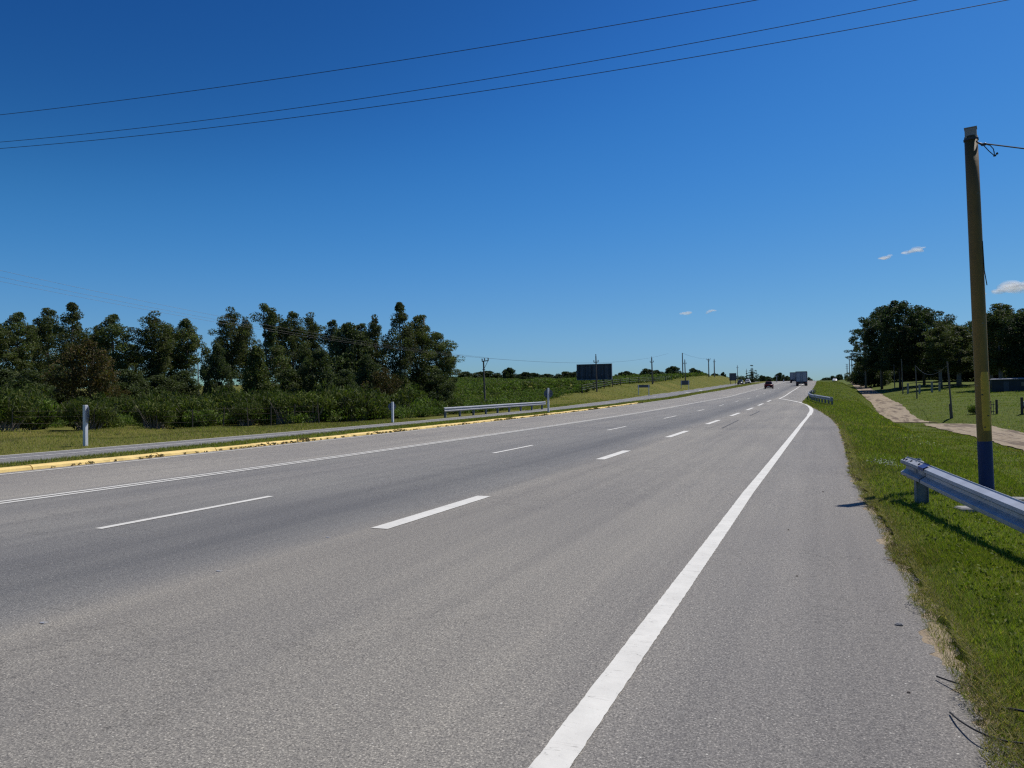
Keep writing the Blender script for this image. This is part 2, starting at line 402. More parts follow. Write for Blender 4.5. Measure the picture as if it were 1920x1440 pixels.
RY = axis((-20, 60, 1), (60, 140, 2), (140, 500, 5), (500, 700, 20))
def strip(name, xa, xb, ys, mat, dz, nacross=2, z=None, kind='structure', parent=None):
    """a sheet from xa(y) to xb(y) along the road"""
    V = []; F = []
    for y in ys:
        a, b = xa(y), xb(y)
        for k in range(nacross):
            x = a+(b-a)*k/(nacross-1); V.append((x, y, (P(y) if z is None else z(x, y))+dz))
    for i in range(len(ys)-1):
        for k in range(nacross-1):
            o = i*nacross+k; F.append([o, o+1, o+nacross+1, o+nacross])
    mb = MB(); mb.add(V, F)
    o = mb.build(name, mat, parent)
    if kind: tag(o, kind=kind)
    return o
def ragged(y):   # broken edge of the asphalt
    return x_edge(y)+max(-.09, .035*math.sin(y*5.3)+.03*math.sin(y*12.7+1)+.02*math.sin(y*29+.5)+.05*math.sin(y*1.9+.4)+.018*math.sin(y*61))
RY1 = axis((-20, 1, 1), (1, 24, .06), (24, 60, .5), (60, 140, 2), (140, 500, 5), (500, 700, 20))
strip('road', lambda y: float(x_kerb(y)), ragged, RY1, M_ROAD, 0.0)
strip('side_road', lambda y: float(x_f2(y)), lambda y: float(x_n2(y)), RY, M_ROAD2, 0.0)
def tz(x, y): return H(x, y)
TY = axis((20, 60, 1.5), (60, 140, .75), (140, 340, 3), (340, 520, 12))
for seg in (TY[TY < 111.9], TY[TY > 113.6]):      # two stretches of bare earth with a grassy gap between
    strip('dirt_track', lambda y: float(x_tl(y))+.12*math.sin(y*.7)+.08*math.sin(y*1.9), lambda y: float(x_tr(y))+.12*math.sin(y*.55+1)+.07*math.sin(y*2.3), seg, M_DIRT, .07, 13, tz)

def sandy(a, b, s):
    return lambda y: float(x_edge(y))+a+b*(.5+.5*math.sin(y*1.9+s))*(.6+.4*math.sin(y*7.3+s*2))+.03*math.sin(y*23+s)
strip('sand_verge', sandy(-.16, -.04, 0), sandy(.07, .06, 2.0), axis((0, 40, .1), (40, 130, 1)), M_DIRT, .02, 3, lambda x, y: max(H(x, y)-.012, float(P(y))-.022))

# painted markings
def cl(x0, w, y0, y1, mat, name, step=4.0):
    fx = x0 if callable(x0) else (lambda y: x0)
    if y0 < 24:
        ys = list(np.arange(y0, min(y1, 24), .05))+(list(np.arange(24, 60, .5)) if y1 > 60 else list(np.arange(24, y1, .5)))+(list(np.arange(60, y1, 1)) if y1 > 60 else [])+[y1]
    else: ys = list(np.arange(y0, y1, min(step, 1)))+[y1]
    mb = MB(); V = []; F = []
    for y in ys:
        x = fx(y); j1, j2 = (random.uniform(-.0028, .0028), random.uniform(-.0028, .0028)) if (y < 24 and x > -6) else (0, 0); zz = P(y)+.005+.0001*max(y, 0); V += [(x-w/2+j1, y, zz), (x+w/2+j2, y, zz)]
    for i in range(len(ys)-1): F.append([2*i, 2*i+1, 2*i+3, 2*i+2])
    mb.add(V, F); return mb
def merge(mbs):
    m = MB()
    for a in mbs:
        for v in a.v: pass
        m.add(np.concatenate(a.v), a.f)
    return m
mk = []
ed = lambda y: float(np.interp(y, [0, 13, 23, 39, 51, 58, 63, 70, 76.5, 82, 88, 94, 99, 101.5], [-1.11, -1.08, -.95, -.73, -.52, -.45, -.50, -.72, -1.08, -1.65, -2.41, -3.25, -4.05, -4.5]))
mk.append(cl(ed, .165, -10, 50, M_WHITE, '', .5)); mk.append(cl(ed, .26, 50, 101.5, M_WHITE, '', 1.0))
mk.append(cl(lambda y: float(np.interp(y, [100, 160, 310, 450], [-4.5, -4.45, -4.1, -3.9])), .2, 100.2, 480, M_WHITE, ''))
for a, b in ((8.2, 11.4), (18.5, 21.4), (27.7, 32.1), (38.2, 43.2), (49.3, 54.8), (60.8, 66.6), (72.8, 79.3), (86.2, 93.2)):
    mk.append(cl(-5.05, .24, a, b, M_WHITE, '', 1))
for a, b in [(-5, -2), (7.1, 10.4), (19.8, 23), (32.3, 35.8), (45.4, 49.8), (58.9, 62.7), (72.8, 76.5), (87.9, 91.6), (103, 107.6), (118.5, 122.5), (135, 139)]+[(152+17*i, 156+17*i) for i in range(19)]:
    mk.append(cl(-8.48, .13, a, b, M_WHITE, '', 1))
mk.append(cl(-12.16, .12, -15, 500, M_WHITE, '')); mk.append(cl(-12.40, .12, -15, 500, M_WHITE, ''))
mk.append(cl(lambda y: float(x_kerb(y))+.5, .12, -15, 500, M_WHITE, '', 2))
mo = merge(mk).build('lane_markings', M_WHITE); tag(mo, kind='structure')
mk = [cl(-21.75, .11, -10, 66, M_WHITE, '', 2), cl(lambda y: float(x_f2(y))+.25, .12, -10, 500, M_WHITE, '', 2)]
for a in range(74, 420, 12): mk.append(cl(lambda y: float(x_n2(y)*.5+x_f2(y)*.5), .14, a, a+3.2, M_WHITE, ''))
for y in (150, 171): mk.append(cl(lambda y: float(x_n2(y))-1.6, .5, y, y+7, M_WHITE, ''))
mo = merge(mk).build('side_road_markings', M_WHITE); tag(mo, kind='structure')

# skid marks left by tyres
mk = [cl(lambda y: -3.9-.012*(y-33), .07, 34.5, 43, M_RUBBER, '', 1), cl(lambda y: -3.95, .09, 50, 58, M_RUBBER, '', 1)]
M_SKID = plain('tar_streak', (.06, .06, .062), .8, var=.3, scale=8)
mo = merge(mk).build('tar_streaks', M_SKID); tag(mo, kind='structure')

# yellow kerb: chipped top and sloping face, one run of precast blocks
mb = MB(); y = -12.0
while y < 83:
    L = random.uniform(1.5, 2.4); g = .02
    n = max(2, int(L/.2)); V = []; F = []
    off = random.uniform(-.012, .012); cut0 = random.random() < .35
    for i in range(n+1):
        yy = y+g+(L-2*g)*i/n; x = float(x_kerb(yy)); z = float(P(yy))
        bite = .05*max(0, math.sin(yy*3.1)*math.sin(yy*1.3+2)) + (.06 if cut0 and i < 2 else 0) + random.uniform(0, .015)
        V += [(x+.05-bite*.3, yy, z-.05), (x+.02-bite, yy, z+.07-bite*.5), (x-.05-bite*.5, yy, z+.10+off), (x-.23, yy, z+.10+off), (x-.24, yy, z-.05)]
    for i in range(n):
        for k in range(4): F.append([i*5+k+1, i*5+k, i*5+5+k, i*5+6+k])
    F.append([0, 1, 2, 3, 4]); F.append([n*5+k for k in (4, 3, 2, 1, 0)])
    mb.add(V, F); y += L
kb = mb.build('kerb', M_YELLOW); tag(kb, kind='structure')

# ---------------------------------------------------------------- vegetation
def norm(a): return a/np.maximum(np.linalg.norm(a, axis=-1, keepdims=True), 1e-9)
PAL_EUC = np.array([1.55, 1.42, 1.15])*np.array([(.032, .052, .022), (.045, .066, .026), (.06, .082, .032), (.038, .058, .03), (.075, .088, .04), (.05, .05, .026)])
PAL_DARK = 1.08*np.array([(.022, .038, .018), (.032, .05, .02), (.042, .06, .026), (.03, .045, .024), (.06, .075, .03)])
PAL_GRN = np.array([1.55, 1.3, 1.1])*np.array([(.045, .075, .018), (.06, .095, .02), (.035, .06, .016), (.085, .11, .03)])
PAL_RED = np.array([(.075, .055, .02), (.09, .06, .022), (.06, .06, .02), (.05, .058, .022), (.1, .075, .03)])
PAL_SCRUB = 1.3*np.array([(.065, .105, .014), (.085, .13, .018), (.05, .082, .015), (.11, .15, .028), (.085, .088, .03), (.065, .08, .024)])
def leaves(rs, cen, rad, n, L, Wd, pal, squash=.85, droop=.3, shell=.55, up=0.0, tint=.16, per=None):
    """n leaf faces spread through each clump (centre, radius)"""
    cen = np.asarray(cen, float); m = len(cen); rad = np.asarray(rad, float)
    d = norm(rs.normal(size=(m, n, 3)))
    rr = (shell+(1-shell)*rs.rand(m, n, 1)**.6)
    p = cen[:, None]+d*rr*rad[:, None, None]*np.array([1, 1, squash])
    nrm = norm(d*.7+rs.normal(size=(m, n, 3))*.75)
    t = norm(np.cross(nrm, rs.normal(size=(m, n, 3)))+np.array([0, 0, up-droop]))
    b = norm(np.cross(nrm, t))
    l = L*(.65+.7*rs.rand(m, n, 1)); w = Wd*(.65+.7*rs.rand(m, n, 1))
    V = np.stack([p-t*l/2, p-b*w/2+t*l*.05, p+t*l/2, p+b*w/2+t*l*.05], 2).reshape(-1, 4, 3)
    c = pal[rs.randint(len(pal), size=(m, n))]
    ct = 1+tint*rs.normal(size=(m, 1, 1))
    if per is not None: c = c*.45+np.asarray(per)[:, None, :]*.55
    C = np.clip(c*ct*(.8+.4*rs.rand(m, n, 1)), .004, .6).reshape(-1, 3)
    return V, C
def limb_tree(rs, h, trunk_r, ends, lean=.3, split=.35, fork=1):
    mb = MB()
    top = np.array([rs.normal()*lean, rs.normal()*lean, h*.93])
    pts = []; k = 7
    for i in range(k+1):
        t = i/k; pts.append(tuple(top*t+np.array([math.sin(t*5+h)*.1*t*2, math.cos(t*4)*.12*t, 0])))
    pts[0] = (pts[0][0], pts[0][1], -.4)
    mb.tube(pts, [trunk_r*(1.25 if i == 0 else (1-.82*i/k)) for i in range(k+1)], 8)
    for e in ends:
        e = np.asarray(e, float); zz = max(min(e[2]-.25*np.hypot(e[0], e[1])-.5, h*.9), h*split*.8)
        t = zz/(h*.93); s = top*t; s[2] = zz-.3
        mid = (s+e)/2+np.array([0, 0, -.12*np.linalg.norm(e-s)])+rs.normal(size=3)*.12
        r0 = trunk_r*(1-.8*t)*.55
        mb.tube([tuple(s), tuple(mid), tuple(e)], [r0, r0*.65, r0*.2], 5, False)
    return mb
def make_tree(name, label, seed, h, w, z0, n_cl, per, pal, prof, clr=(.55, .95), L=.28, Wd=.17, trunk=.22, squash=.8, bark=None, red=0.0, hollow=.5, droop=.3, trunks=1):
    rs = np.random.RandomState(seed)
    root = thing(name, label, 'tree')
    cen = []; rad = []
    while len(cen) < n_cl:
        t = rs.rand(); r = prof(t)*w/2
        if rs.rand() > r/(w/2)+.12: continue
        a = rs.rand()*2*math.pi; q = r*(hollow+(1-hollow)*rs.rand()**.7)*(.92+.2*rs.rand())
        lob = 1+.22*math.sin(3*a+seed)+.14*math.sin(5*a+t*9+seed*2)
        cr = rs.uniform(*clr)*(.75+.5*min(1, r/(w*.35)))
        c = (math.cos(a)*max(q*lob-cr*.6, 0), math.sin(a)*max(q*lob-cr*.6, 0), z0+(h-z0-cr*.55)*t+cr*.3)
        cen.append(c); rad.append(cr)
    cen = np.array(cen)
    tint = None
    if red:
        base = PAL_EUC.mean(0); tint = np.array([base*(1-f)+np.array((.11, .07, .028))*f for f in np.clip(red*(rs.rand(len(cen))*1.4-.2)*(.3+cen[:, 2]/h), 0, 1)])
    V, C = leaves(rs, cen, rad, per, L, Wd, pal, squash, droop, .45, per=tint)
    quads('crown', V, C, M_LEAF, root)
    idx = rs.permutation(len(cen))[:min(26, len(cen))]
    tr = limb_tree(rs, h, trunk, cen[idx], split=z0/h)
    tr.build('trunk', bark or M_BARK, root, True)
    root['hw'] = (h, w)
    return root
pe_oval = lambda t: (.55+.45*min(t/.35, 1) if t < .45 else max(1-((t-.45)/.57)**1.7, .1))
pe_top = lambda t: (.45+.9*t if t < .55 else max(.95-((t-.55)/.47)**1.6*.85, .1))
pe_multi = lambda t: .55+.4*math.sin(t*7.5+.4)*(1-t*.4) if t < .85 else .35
pe_bush = lambda t: max(1-(t-.32)**2*1.9 if t > .32 else .75+t*.78, .1)
pe_round = lambda t: max(math.sqrt(max(1-(2*t-.95)**2, 0)), .15)
pe_cone = lambda t: max(1.02-t*.95, .1)*(.75+.25*min(1, t*6))
pe_wood = lambda t: (.62+.5*t if t < .6 else max(.95-((t-.6)/.42)**2*.85, .12))
pe_umb = lambda t: (.35+.9*t if t < .6 else max(1-((t-.6)/.45)**2, .12)*.95)
TT = {}
TT['a'] = (make_tree('eucalyptus', 'x', 3, 13, 5, 3.2, 110, 150, PAL_EUC, pe_oval, (.42, .78), L=.2, Wd=.12, hollow=.4, red=.3), 13, 5)
TT['b'] = (make_tree('eucalyptus', 'x', 5, 13, 5.6, 3.8, 84, 150, PAL_EUC*1.1, pe_multi, (.40, .76), L=.2, Wd=.12, hollow=.4), 13, 5.6)
TT['c'] = (make_tree('eucalyptus', 'x', 8, 14, 5, 3.8, 110, 150, PAL_EUC*.8, pe_top, (.42, .78), L=.2, Wd=.12, hollow=.4, red=.15), 14, 5)
TT['a2'] = (make_tree('eucalyptus', 'x', 43, 13, 5, 2.8, 104, 150, PAL_EUC*.95, pe_oval, (.40, .82), L=.2, Wd=.12, hollow=.35, red=.1), 13, 5)
TT['b2'] = (make_tree('eucalyptus', 'x', 47, 13, 5.4, 4.4, 88, 150, PAL_EUC*1.15, pe_top, (.38, .72), L=.2, Wd=.12, hollow=.45), 13, 5.4)
TT['c2'] = (make_tree('eucalyptus', 'x', 51, 14, 5, 3.2, 108, 150, PAL_EUC*.85, pe_oval, (.44, .8), L=.2, Wd=.12, hollow=.4, red=.35), 14, 5)
TT['d'] = (make_tree('young_eucalyptus', 'x', 13, 6.5, 5, .3, 110, 150, PAL_DARK*1.15, pe_bush, (.40, .68), L=.2, Wd=.12, trunk=.13, red=.1), 6.5, 5)
TT['r'] = (make_tree('bushy_tree', 'x', 17, 7.5, 5.6, .4, 100, 130, PAL_RED, pe_round, (.45, .75), L=.2, Wd=.13, trunk=.13), 7.5, 5.6)
TT['k'] = (make_tree('conical_tree', 'x', 19, 8.5, 5.4, .2, 105, 130, PAL_GRN*.8, pe_cone, (.45, .8), L=.22, Wd=.13, trunk=.14, red=.2), 8.5, 5.4)
TT['s'] = (make_tree('eucalyptus', 'x', 23, 8.5, 3, 3.4, 20, 70, PAL_EUC, pe_oval, (.45, .7), trunk=.1), 8.5, 3)
TT['g'] = (make_tree('eucalyptus', 'x', 29, 25, 13.5, 5.5, 240, 120, PAL_DARK, pe_wood, (.8, 1.45), L=.42, Wd=.25, trunk=.3, squash=.7, bark=M_BARKD), 25, 15)
TT['h'] = (make_tree('eucalyptus', 'x', 31, 22, 12, 6, 44, 110, PAL_DARK, pe_umb, (.9, 1.4), L=.5, Wd=.3, trunk=.32, squash=.5, hollow=.75), 22, 12)
TT['o'] = (make_tree('round_tree', 'x', 37, 4, 5, .3, 50, 80, PAL_DARK, pe_round, (.5, .8), L=.4, Wd=.26, trunk=.12), 4, 5)
used_t = set()
def place_tree(x, y, h, w, ty, label, group, z=None):
    if ty in 'abc' and RS.rand() < .5: ty = ty+'2'
    root, h0, w0 = TT[ty]
    s = (w/w0*1.1, w/w0*1.1, h/h0); rz = RS.rand()*6.28
    loc = (x, y, (H(x, y) if z is None else z)-.05)
    if ty not in used_t:
        used_t.add(ty); root.location = loc; root.rotation_euler = (0, 0, rz); root.scale = s; root['label'] = label
        if group: root['group'] = group
        for k in list(root.keys()):
            if k == 'hw': del root[k]
        return root
    return dup(root, loc, rz, label, s, group)
ORD = 'first second third fourth fifth sixth seventh eighth ninth tenth eleventh twelfth thirteenth fourteenth fifteenth sixteenth seventeenth eighteenth nineteenth twentieth'.split()
ORD += ['twenty-'+o for o in ORD[:9]]+['thirtieth']+['thirty-'+o for o in ORD[:9]]
def nth(i, n): return 'leftmost' if i == 0 else 'rightmost' if i == n-1 else ORD[i]+' from the left'
def az_key(t): return math.atan2(t[0], t[1])
LEFT = [
    (-99.3, 68.0, 12.0, 5.6, 'a'),
    (-100.6, 71.8, 13.5, 5.8, 'b'),
    (-102.4, 77.6, 15.2, 5.0, 'a'),
    (-91.9, 73.1, 14.2, 5.4, 'c'),
    (-88.7, 76.6, 12.9, 5.6, 'b'),
    (-85.1, 80.2, 13.6, 6.2, 'c'),
    (-85.6, 86.4, 12.8, 5.9, 'b'),
    (-88.8, 93.7, 9.0, 2.8, 's'),
    (-76.6, 85.7, 14.2, 5.0, 'c'),
    (-77.5, 89.7, 12.7, 4.4, 'a'),
    (-68.9, 84.5, 14.0, 5.8, 'b'),
    (-71.1, 92.2, 14.2, 4.4, 'a'),
    (-71.2, 96.5, 13.8, 5.2, 'c'),
    (-63.3, 91.0, 12.7, 3.8, 'a'),
    (-56.6, 85.1, 12.1, 6.7, 'd'),
    (-54.6, 88.0, 12.7, 3.8, 'a'),
    (-50.5, 87.5, 14.4, 4.7, 'c'),
    (-50.1, 92.0, 13.4, 5.8, 'a'),
    (-49.7, 96.5, 10.5, 6.3, 'b'),
    (-50.1, 100.6, 7.9, 3.7, 'a'),
    (-68.9, 56.5, 7.9, 5.6, 'r'),
    (-57.0, 67.7, 8.6, 5.6, 'k'),
    (-46.1, 76.3, 5.7, 3.8, 'r'),
    (-81.8, 59.9, 5.1, 5.4, 'd'),
    (-83.0, 63.8, 5.8, 5.0, 'd'),
    (-73.5, 65.4, 5.2, 4.9, 'd'),
    (-73.3, 69.8, 4.6, 5.4, 'd'),
    (-73.7, 74.0, 5.1, 4.7, 'd'),
    (-66.9, 72.4, 8.5, 3.8, 'd'),
    (-58.7, 75.6, 5.6, 5.4, 'd'),
    (-54.3, 75.2, 8.4, 5.0, 'd'),
    (-48.2, 71.2, 5.8, 4.1, 'd'),
    (-50.1, 79.1, 7.9, 4.1, 'd'),
    (-86.5, 60.2, 5.4, 5.5, 'd'),
    (-72.0, 61.7, 3.2, 3.5, 'r'),
    (-48.3, 86.2, 2.8, 3.4, 'd'),
    (-47.0, 91.1, 5.7, 4.2, 'd'),
    (-61.3, 68.1, 3.8, 3.6, 'd'),
    (-59.6, 79.6, 8.9, 3.3, 'b'),
    (-97.5, 81.7, 12.0, 5.4, 'a'),
    (-94.5, 85.0, 9.7, 5.5, 'a'),
    (-92.5, 90.2, 12.3, 5.2, 'a'),
    (-110.3, 80.9, 12.6, 5.6, 'c'),
    (-75.2, 94.9, 12.4, 4.8, 'a'),
    (-61.8, 95.9, 12.3, 4.7, 'a'),
]
RIGHT = [
    (22.5, 251.3, 26.2, 17.2, 'g'),
    (30.3, 265.2, 24.0, 16.3, 'g'),
    (18.6, 265.9, 26.3, 15.0, 'g'),
    (15.4, 291.5, 23.6, 11.0, 'h'),
    (14.9, 312.9, 16.8, 9.9, 'h'),
    (31.9, 335.8, 13.2, 18.8, 'd'),
    (25.0, 343.8, 14.3, 19.4, 'd'),
    (29.7, 227.2, 17.8, 9.7, 'c'),
    (35.0, 234.7, 16.8, 12.8, 'a'),
    (40.2, 296.1, 15.2, 16.2, 'd'),
    (45.1, 287.2, 12.9, 15.6, 'd'),
    (37.8, 198.2, 19.9, 10.6, 'a'),
    (41.5, 194.3, 17.8, 11.5, 'g'),
    (36.7, 203.1, 15.8, 8.5, 'c'),
    (54.9, 269.6, 15.2, 14.4, 'd'),
    (50.8, 289.5, 12.6, 15.6, 'd'),
    (37.4, 327.2, 14.6, 20.1, 'd'),
    (18.3, 298.1, 12.3, 13.1, 'd'),
    (15.4, 340.0, 6.8, 8.6, 'd'),
    (43.8, 189.8, 17.8, 13.3, 'g'),
    (35.8, 256.6, 18.9, 14.1, 'g'),
    (48.5, 250.9, 21.0, 14.9, 'g'),
    (50.3, 235.5, 18.7, 12.5, 'd'),
    (43.0, 248.7, 19.4, 13.4, 'g'),
]
HORIZON = [
    (-127.7, 272.1, 3.4, 7.1, 'o'),
    (-116.0, 266.0, 3.6, 10.1, 'o'),
    (-101.0, 250.4, 4.8, 4.9, 'o'),
    (-92.2, 243.2, 3.4, 5.4, 'o'),
    (-102.9, 282.0, 2.9, 4.6, 'o'),
    (-78.2, 238.0, 2.6, 3.8, 'o'),
    (-91.5, 286.5, 3.5, 7.1, 'o'),
    (-87.1, 288.3, 4.0, 6.2, 'o'),
    (-71.6, 294.5, 2.6, 4.2, 'o'),
    (-55.7, 236.2, 2.6, 4.3, 'o'),
    (-66.8, 296.4, 2.1, 5.4, 'o'),
    (-54.0, 258.4, 3.1, 4.3, 'o'),
    (-52.6, 269.8, 2.7, 4.1, 'o'),
    (-49.3, 281.8, 3.9, 5.4, 'o'),
    (-46.6, 315.2, 3.3, 3.4, 'o'),
    (-46.0, 326.2, 2.3, 3.1, 'o'),
    (-49.8, 410.9, 3.5, 4.4, 'o'),
    (-48.0, 433.1, 4.9, 2.9, 'o'),
    (-102.0, 293.1, 2.6, 6.5, 'o'),
    (-19.2, 444.6, 5.0, 4.7, 'o'),
    (-16.3, 424.3, 2.6, 3.9, 'o'),
    (-25.8, 528.1, 5.1, 8.3, 'o'),
    (-29.4, 505.2, 4.9, 8.0, 'o'),
    (-31.2, 482.9, 4.8, 4.5, 'o'),
    (-16.9, 488.6, 4.4, 3.8, 'o'),
    (-5.3, 514.8, 4.0, 4.7, 'o'),
    (5.8, 971.5, 20.1, 12.5, 'o'),
    (15.6, 975.4, 22.2, 15.0, 'o'),
    (22.5, 924.3, 21.6, 15.3, 'o'),
    (28.4, 872.8, 17.4, 11.1, 'o'),
    (7.7, 864.6, 17.2, 11.1, 'o'),
]
KIND = {'a': 'tall oval-crowned eucalyptus', 'b': 'tall loose-crowned eucalyptus', 'c': 'tall dark top-heavy eucalyptus', 'd': 'low bushy eucalyptus',
        'r': 'reddish-brown rounded tree', 'k': 'dense green cone-shaped tree', 's': 'small sparse eucalyptus', 'g': 'huge broad-crowned eucalyptus', 'h': 'open-branched tufted eucalyptus', 'o': 'small dark round tree'}
def place_set(lst, where, group):
    byk = {}
    for t in sorted(lst, key=az_key): byk.setdefault(t[4], []).append(t)
    for k, ts in byk.items():
        for i, t in enumerate(ts):
            lab = (KIND[k]+' '+where) if len(ts) == 1 else '%s %s, %s of these' % (KIND[k], where, nth(i, len(ts)))
            place_tree(t[0], t[1], t[2], t[3], k, lab, group)
place_set(LEFT, 'in the left grove', 'trees of the grove left of the highway')
place_set(RIGHT, 'in the wood by the dirt track', 'trees of the wood beside the dirt track')
place_set(HORIZON[:19], 'on the scrub skyline', 'small trees on the left skyline')
place_set(HORIZON[19:26], 'behind the highway crest', 'small trees behind the highway crest')
place_set(HORIZON[26:], 'on the far ridge', 'far trees on the ridge right of the truck')

# layered pine beside the white car
def make_pine(x, y, h):
    rs = np.random.RandomState(4); root = thing('layered_pine', 'dark layered pine with flat tiers of branches and bare tip, behind the white car', 'tree', (x, y, H(x, y)-.1))
    cen = []; rad = []; mb = MB(); mb.tube([(0, 0, -.3), (.05, 0, h*.5), (0, 0, h)], [.16, .1, .03], 7)
    for z, r, n in ((.05, .56, 22), (.13, .58, 22), (.21, .55, 20), (.30, .5, 18), (.38, .46, 16), (.47, .4, 13), (.57, .3, 11), (.67, .22, 8), (.78, .15, 5), (.97, .07, 3)):
        for i in range(n):
            a = i*6.28/n+rs.rand(); q = r*h*(.6+.5*rs.rand()) if i % 2 else r*h*.4*rs.rand()
            e = (math.cos(a)*q*.8, math.sin(a)*q*.8, z*h+rs.normal()*.1+q*.12); cen.append(e); rad.append(.35+.22*rs.rand())
            mb.tube([(0, 0, z*h-.1), e], [.05, .02], 4, False)
    V, C = leaves(rs, cen, rad, 45, .34, .14, PAL_DARK, .38, 0, .2)
    quads('crown', V, C, M_LEAF, root); mb.build('trunk', M_BARKD, root)
make_pine(-26.2, 344.9, 7.6)

# shrubs: a spiky green bush with dry twigs below
def bush_mesh(seed, h, w, n, pal, twigs=40, L=.26, Wd=.05):
    rs = np.random.RandomState(seed); cen = []; rad = []
    for i in range(16):
        a = rs.rand()*6.28; q = (rs.rand()**.6)*w*.34; cr = w*(.13+.08*rs.rand())
        cen.append((math.cos(a)*q, math.sin(a)*q, h*(.38+.48*rs.rand()*(1-q/w)))); rad.append(cr*1.25)
    V, C = leaves(rs, cen, rad, n//16, L, Wd, pal, .95, 0, .35, up=1.0)
    mb = MB()
    for i in range(twigs):
        a = rs.rand()*6.28; q = rs.rand()*w*.22; b = a+rs.normal()*.5; q2 = w*(.25+.25*rs.rand())
        mb.tube([(math.cos(a)*q, math.sin(a)*q, -.05), (math.cos(b)*q2*.6, math.sin(b)*q2*.6, h*.3), (math.cos(b)*q2, math.sin(b)*q2, h*(.5+.3*rs.rand()))], [.022, .014, .006], 4, False)
    return V, C, mb
M_TWIG = plain('dry_twigs', (.20, .17, .14), .9, var=.3)
BT = []
for sd, h, w, pal in ((1, 1.9, 2.4, PAL_GRN), (2, 1.6, 2.6, PAL_GRN*.85), (3, 2.3, 2.8, PAL_GRN*.9), (4, 1.4, 2.2, PAL_SCRUB)):
    V, C, mb = bush_mesh(sd, h, w, 3600, pal)
    r = thing('shrub', 'x', 'shrub'); quads('foliage', V, C, M_LEAF, r); mb.build('twigs', M_TWIG, r); BT.append(r)
def xsh(y): return float(np.interp(y, [10, 24, 26.6, 32.5, 36, 41.7, 48, 64, 68, 97, 114, 142, 165, 200, 240, 300, 340], [-40, -39.5, -38.8, -34.4, -27.2, -25.4, -25.2, -25.0, -26, -32.8, -32.3, -34.3, -34.8, -36, -38, -41, -43]))
SH = []
line = [(-43, 22), (-41, 24.6), (-39.4, 27.2), (-37.2, 30), (-35.2, 32.8), (-33, 34.4), (-31, 35.6), (-29.2, 36.6), (-27.6, 37.6), (-26.7, 40), (-26.2, 42.6), (-26.2, 45.5), (-26.2, 48.5), (-26.4, 51.5), (-26.4, 54.5), (-26.4, 57.5), (-26.5, 60.5)]
for i, (x, y) in enumerate(line): SH.append((x-.7+RS.normal()*.2, y+1.0+RS.normal()*.2, (.95 if i < 9 else .75)*(.85+.3*RS.rand()) if i < 11 else .55+.1*RS.rand(), 'front'))
for i, (x, y) in enumerate(line[:13]):
    SH.append((x-3.0+RS.normal()*.5, y+3.0+RS.normal()*.5, (1.05+.3*RS.rand()) if i < 10 else .75, 'middle'))
for i in range(16):
    x = -55+i*1.7; y = 34+i*1.5+RS.normal()
    SH.append((x, y, 1.15+.35*RS.rand(), 'back'))
for q, (u0, v0) in enumerate(((-28.6, 40.5), (-27.6, 41.8), (-29.6, 43.0), (-28.0, 44.4))): SH.append((u0, v0, 1.3-.1*(q % 2), 'big'))
SH.append((-34.2, 116.5, .8, 'brown')); SH.append((19.5, 117.0, 1.0, 'fence'))
cnt = {}
for s in SH: cnt[s[3]] = cnt.get(s[3], 0)+1
ci = {}; usedb = set()
ROWN = {'front': 'spiky green shrub at the edge of the left lawn, front row, ', 'middle': 'spiky green shrub behind the left lawn, second row, ', 'back': 'tall green shrub under the left grove, back row, ', 'big': 'big rounded bright green bush beside the left side road, ',
        'brown': 'greyish shrub on the bank below the billboard', 'fence': 'scraggly shrub beside the leaning pole on the right field'}
for x, y, s, k in sorted(SH, key=az_key):
    i = ci.get(k, 0); ci[k] = i+1; n = cnt[k]
    lab = ROWN[k]+(nth(i, n) if n > 1 else '')
    bi = int(RS.randint(4)); b = BT[bi]; loc = (x, y, H(x, y)-.05); sc = (s*(1+.2*RS.rand()), s*(1+.2*RS.rand()), s*(.9+.2*RS.rand()))
    g = 'shrubs along the left lawn' if n > 1 else None
    if bi not in usedb:
        usedb.add(bi); b.location = loc; b.scale = sc; b.rotation_euler = (0, 0, RS.rand()*6); b['label'] = lab
        if g: b['group'] = g
    else:
        d = dup(b, loc, RS.rand()*6.28, lab, sc, g)
        if not g and 'group' in d: del d['group']

# scrub covering the hillside on the left and thickets: nobody could count it
def scatter_bush(rs, pts, scales, nleaf, L, Wd, pal, up=.5):
    pts = np.asarray(pts); n = len(pts)
    sub = 4
    off = rs.normal(size=(n, sub, 3))*np.array([.45, .45, .16]); off[:, :, 2] = np.abs(off[:, :, 2])+.45
    cen = (pts[:, None]+off*scales[:, None, None]).reshape(-1, 3); rad = np.repeat(scales, sub)*(.42+.25*rs.rand(n*sub))
    pt = pal[rs.randint(len(pal), size=n)]; per = np.repeat(pt, sub, 0)
    return leaves(rs, cen, rad, nleaf, L, Wd, pal, .8, 0, .4, up=up, tint=.14, per=per)
rs = np.random.RandomState(77)
Vs = []; Cs = []
def band(n, y0, y1, xr, sc, nleaf, L, Wd, wpow=1.0):
    y = y0+(y1-y0)*rs.rand(n)**wpow
    xb = np.array([xsh(a) for a in y]); x = xb-.8-rs.rand(n)*xr
    s = sc[0]+(sc[1]-sc[0])*rs.rand(n)
    s = np.where((x > -50) & (y > 108) & (y < 168), s*.5, s)
    z = hh(x, y)
    V, C = scatter_bush(rs, np.stack([x, y, z], -1), s, nleaf, L, Wd, PAL_SCRUB); Vs.append(V); Cs.append(C)
band(1600, 36, 66, 34, (.55, 1.0), 30, .17, .07)
band(3000, 60, 120, 60, (.5, 1.1), 30, .22, .10)
band(3600, 110, 210, 75, (.6, 1.15), 24, .32, .17)
band(2800, 200, 345, 100, (.7, 1.3), 18, .45, .28)
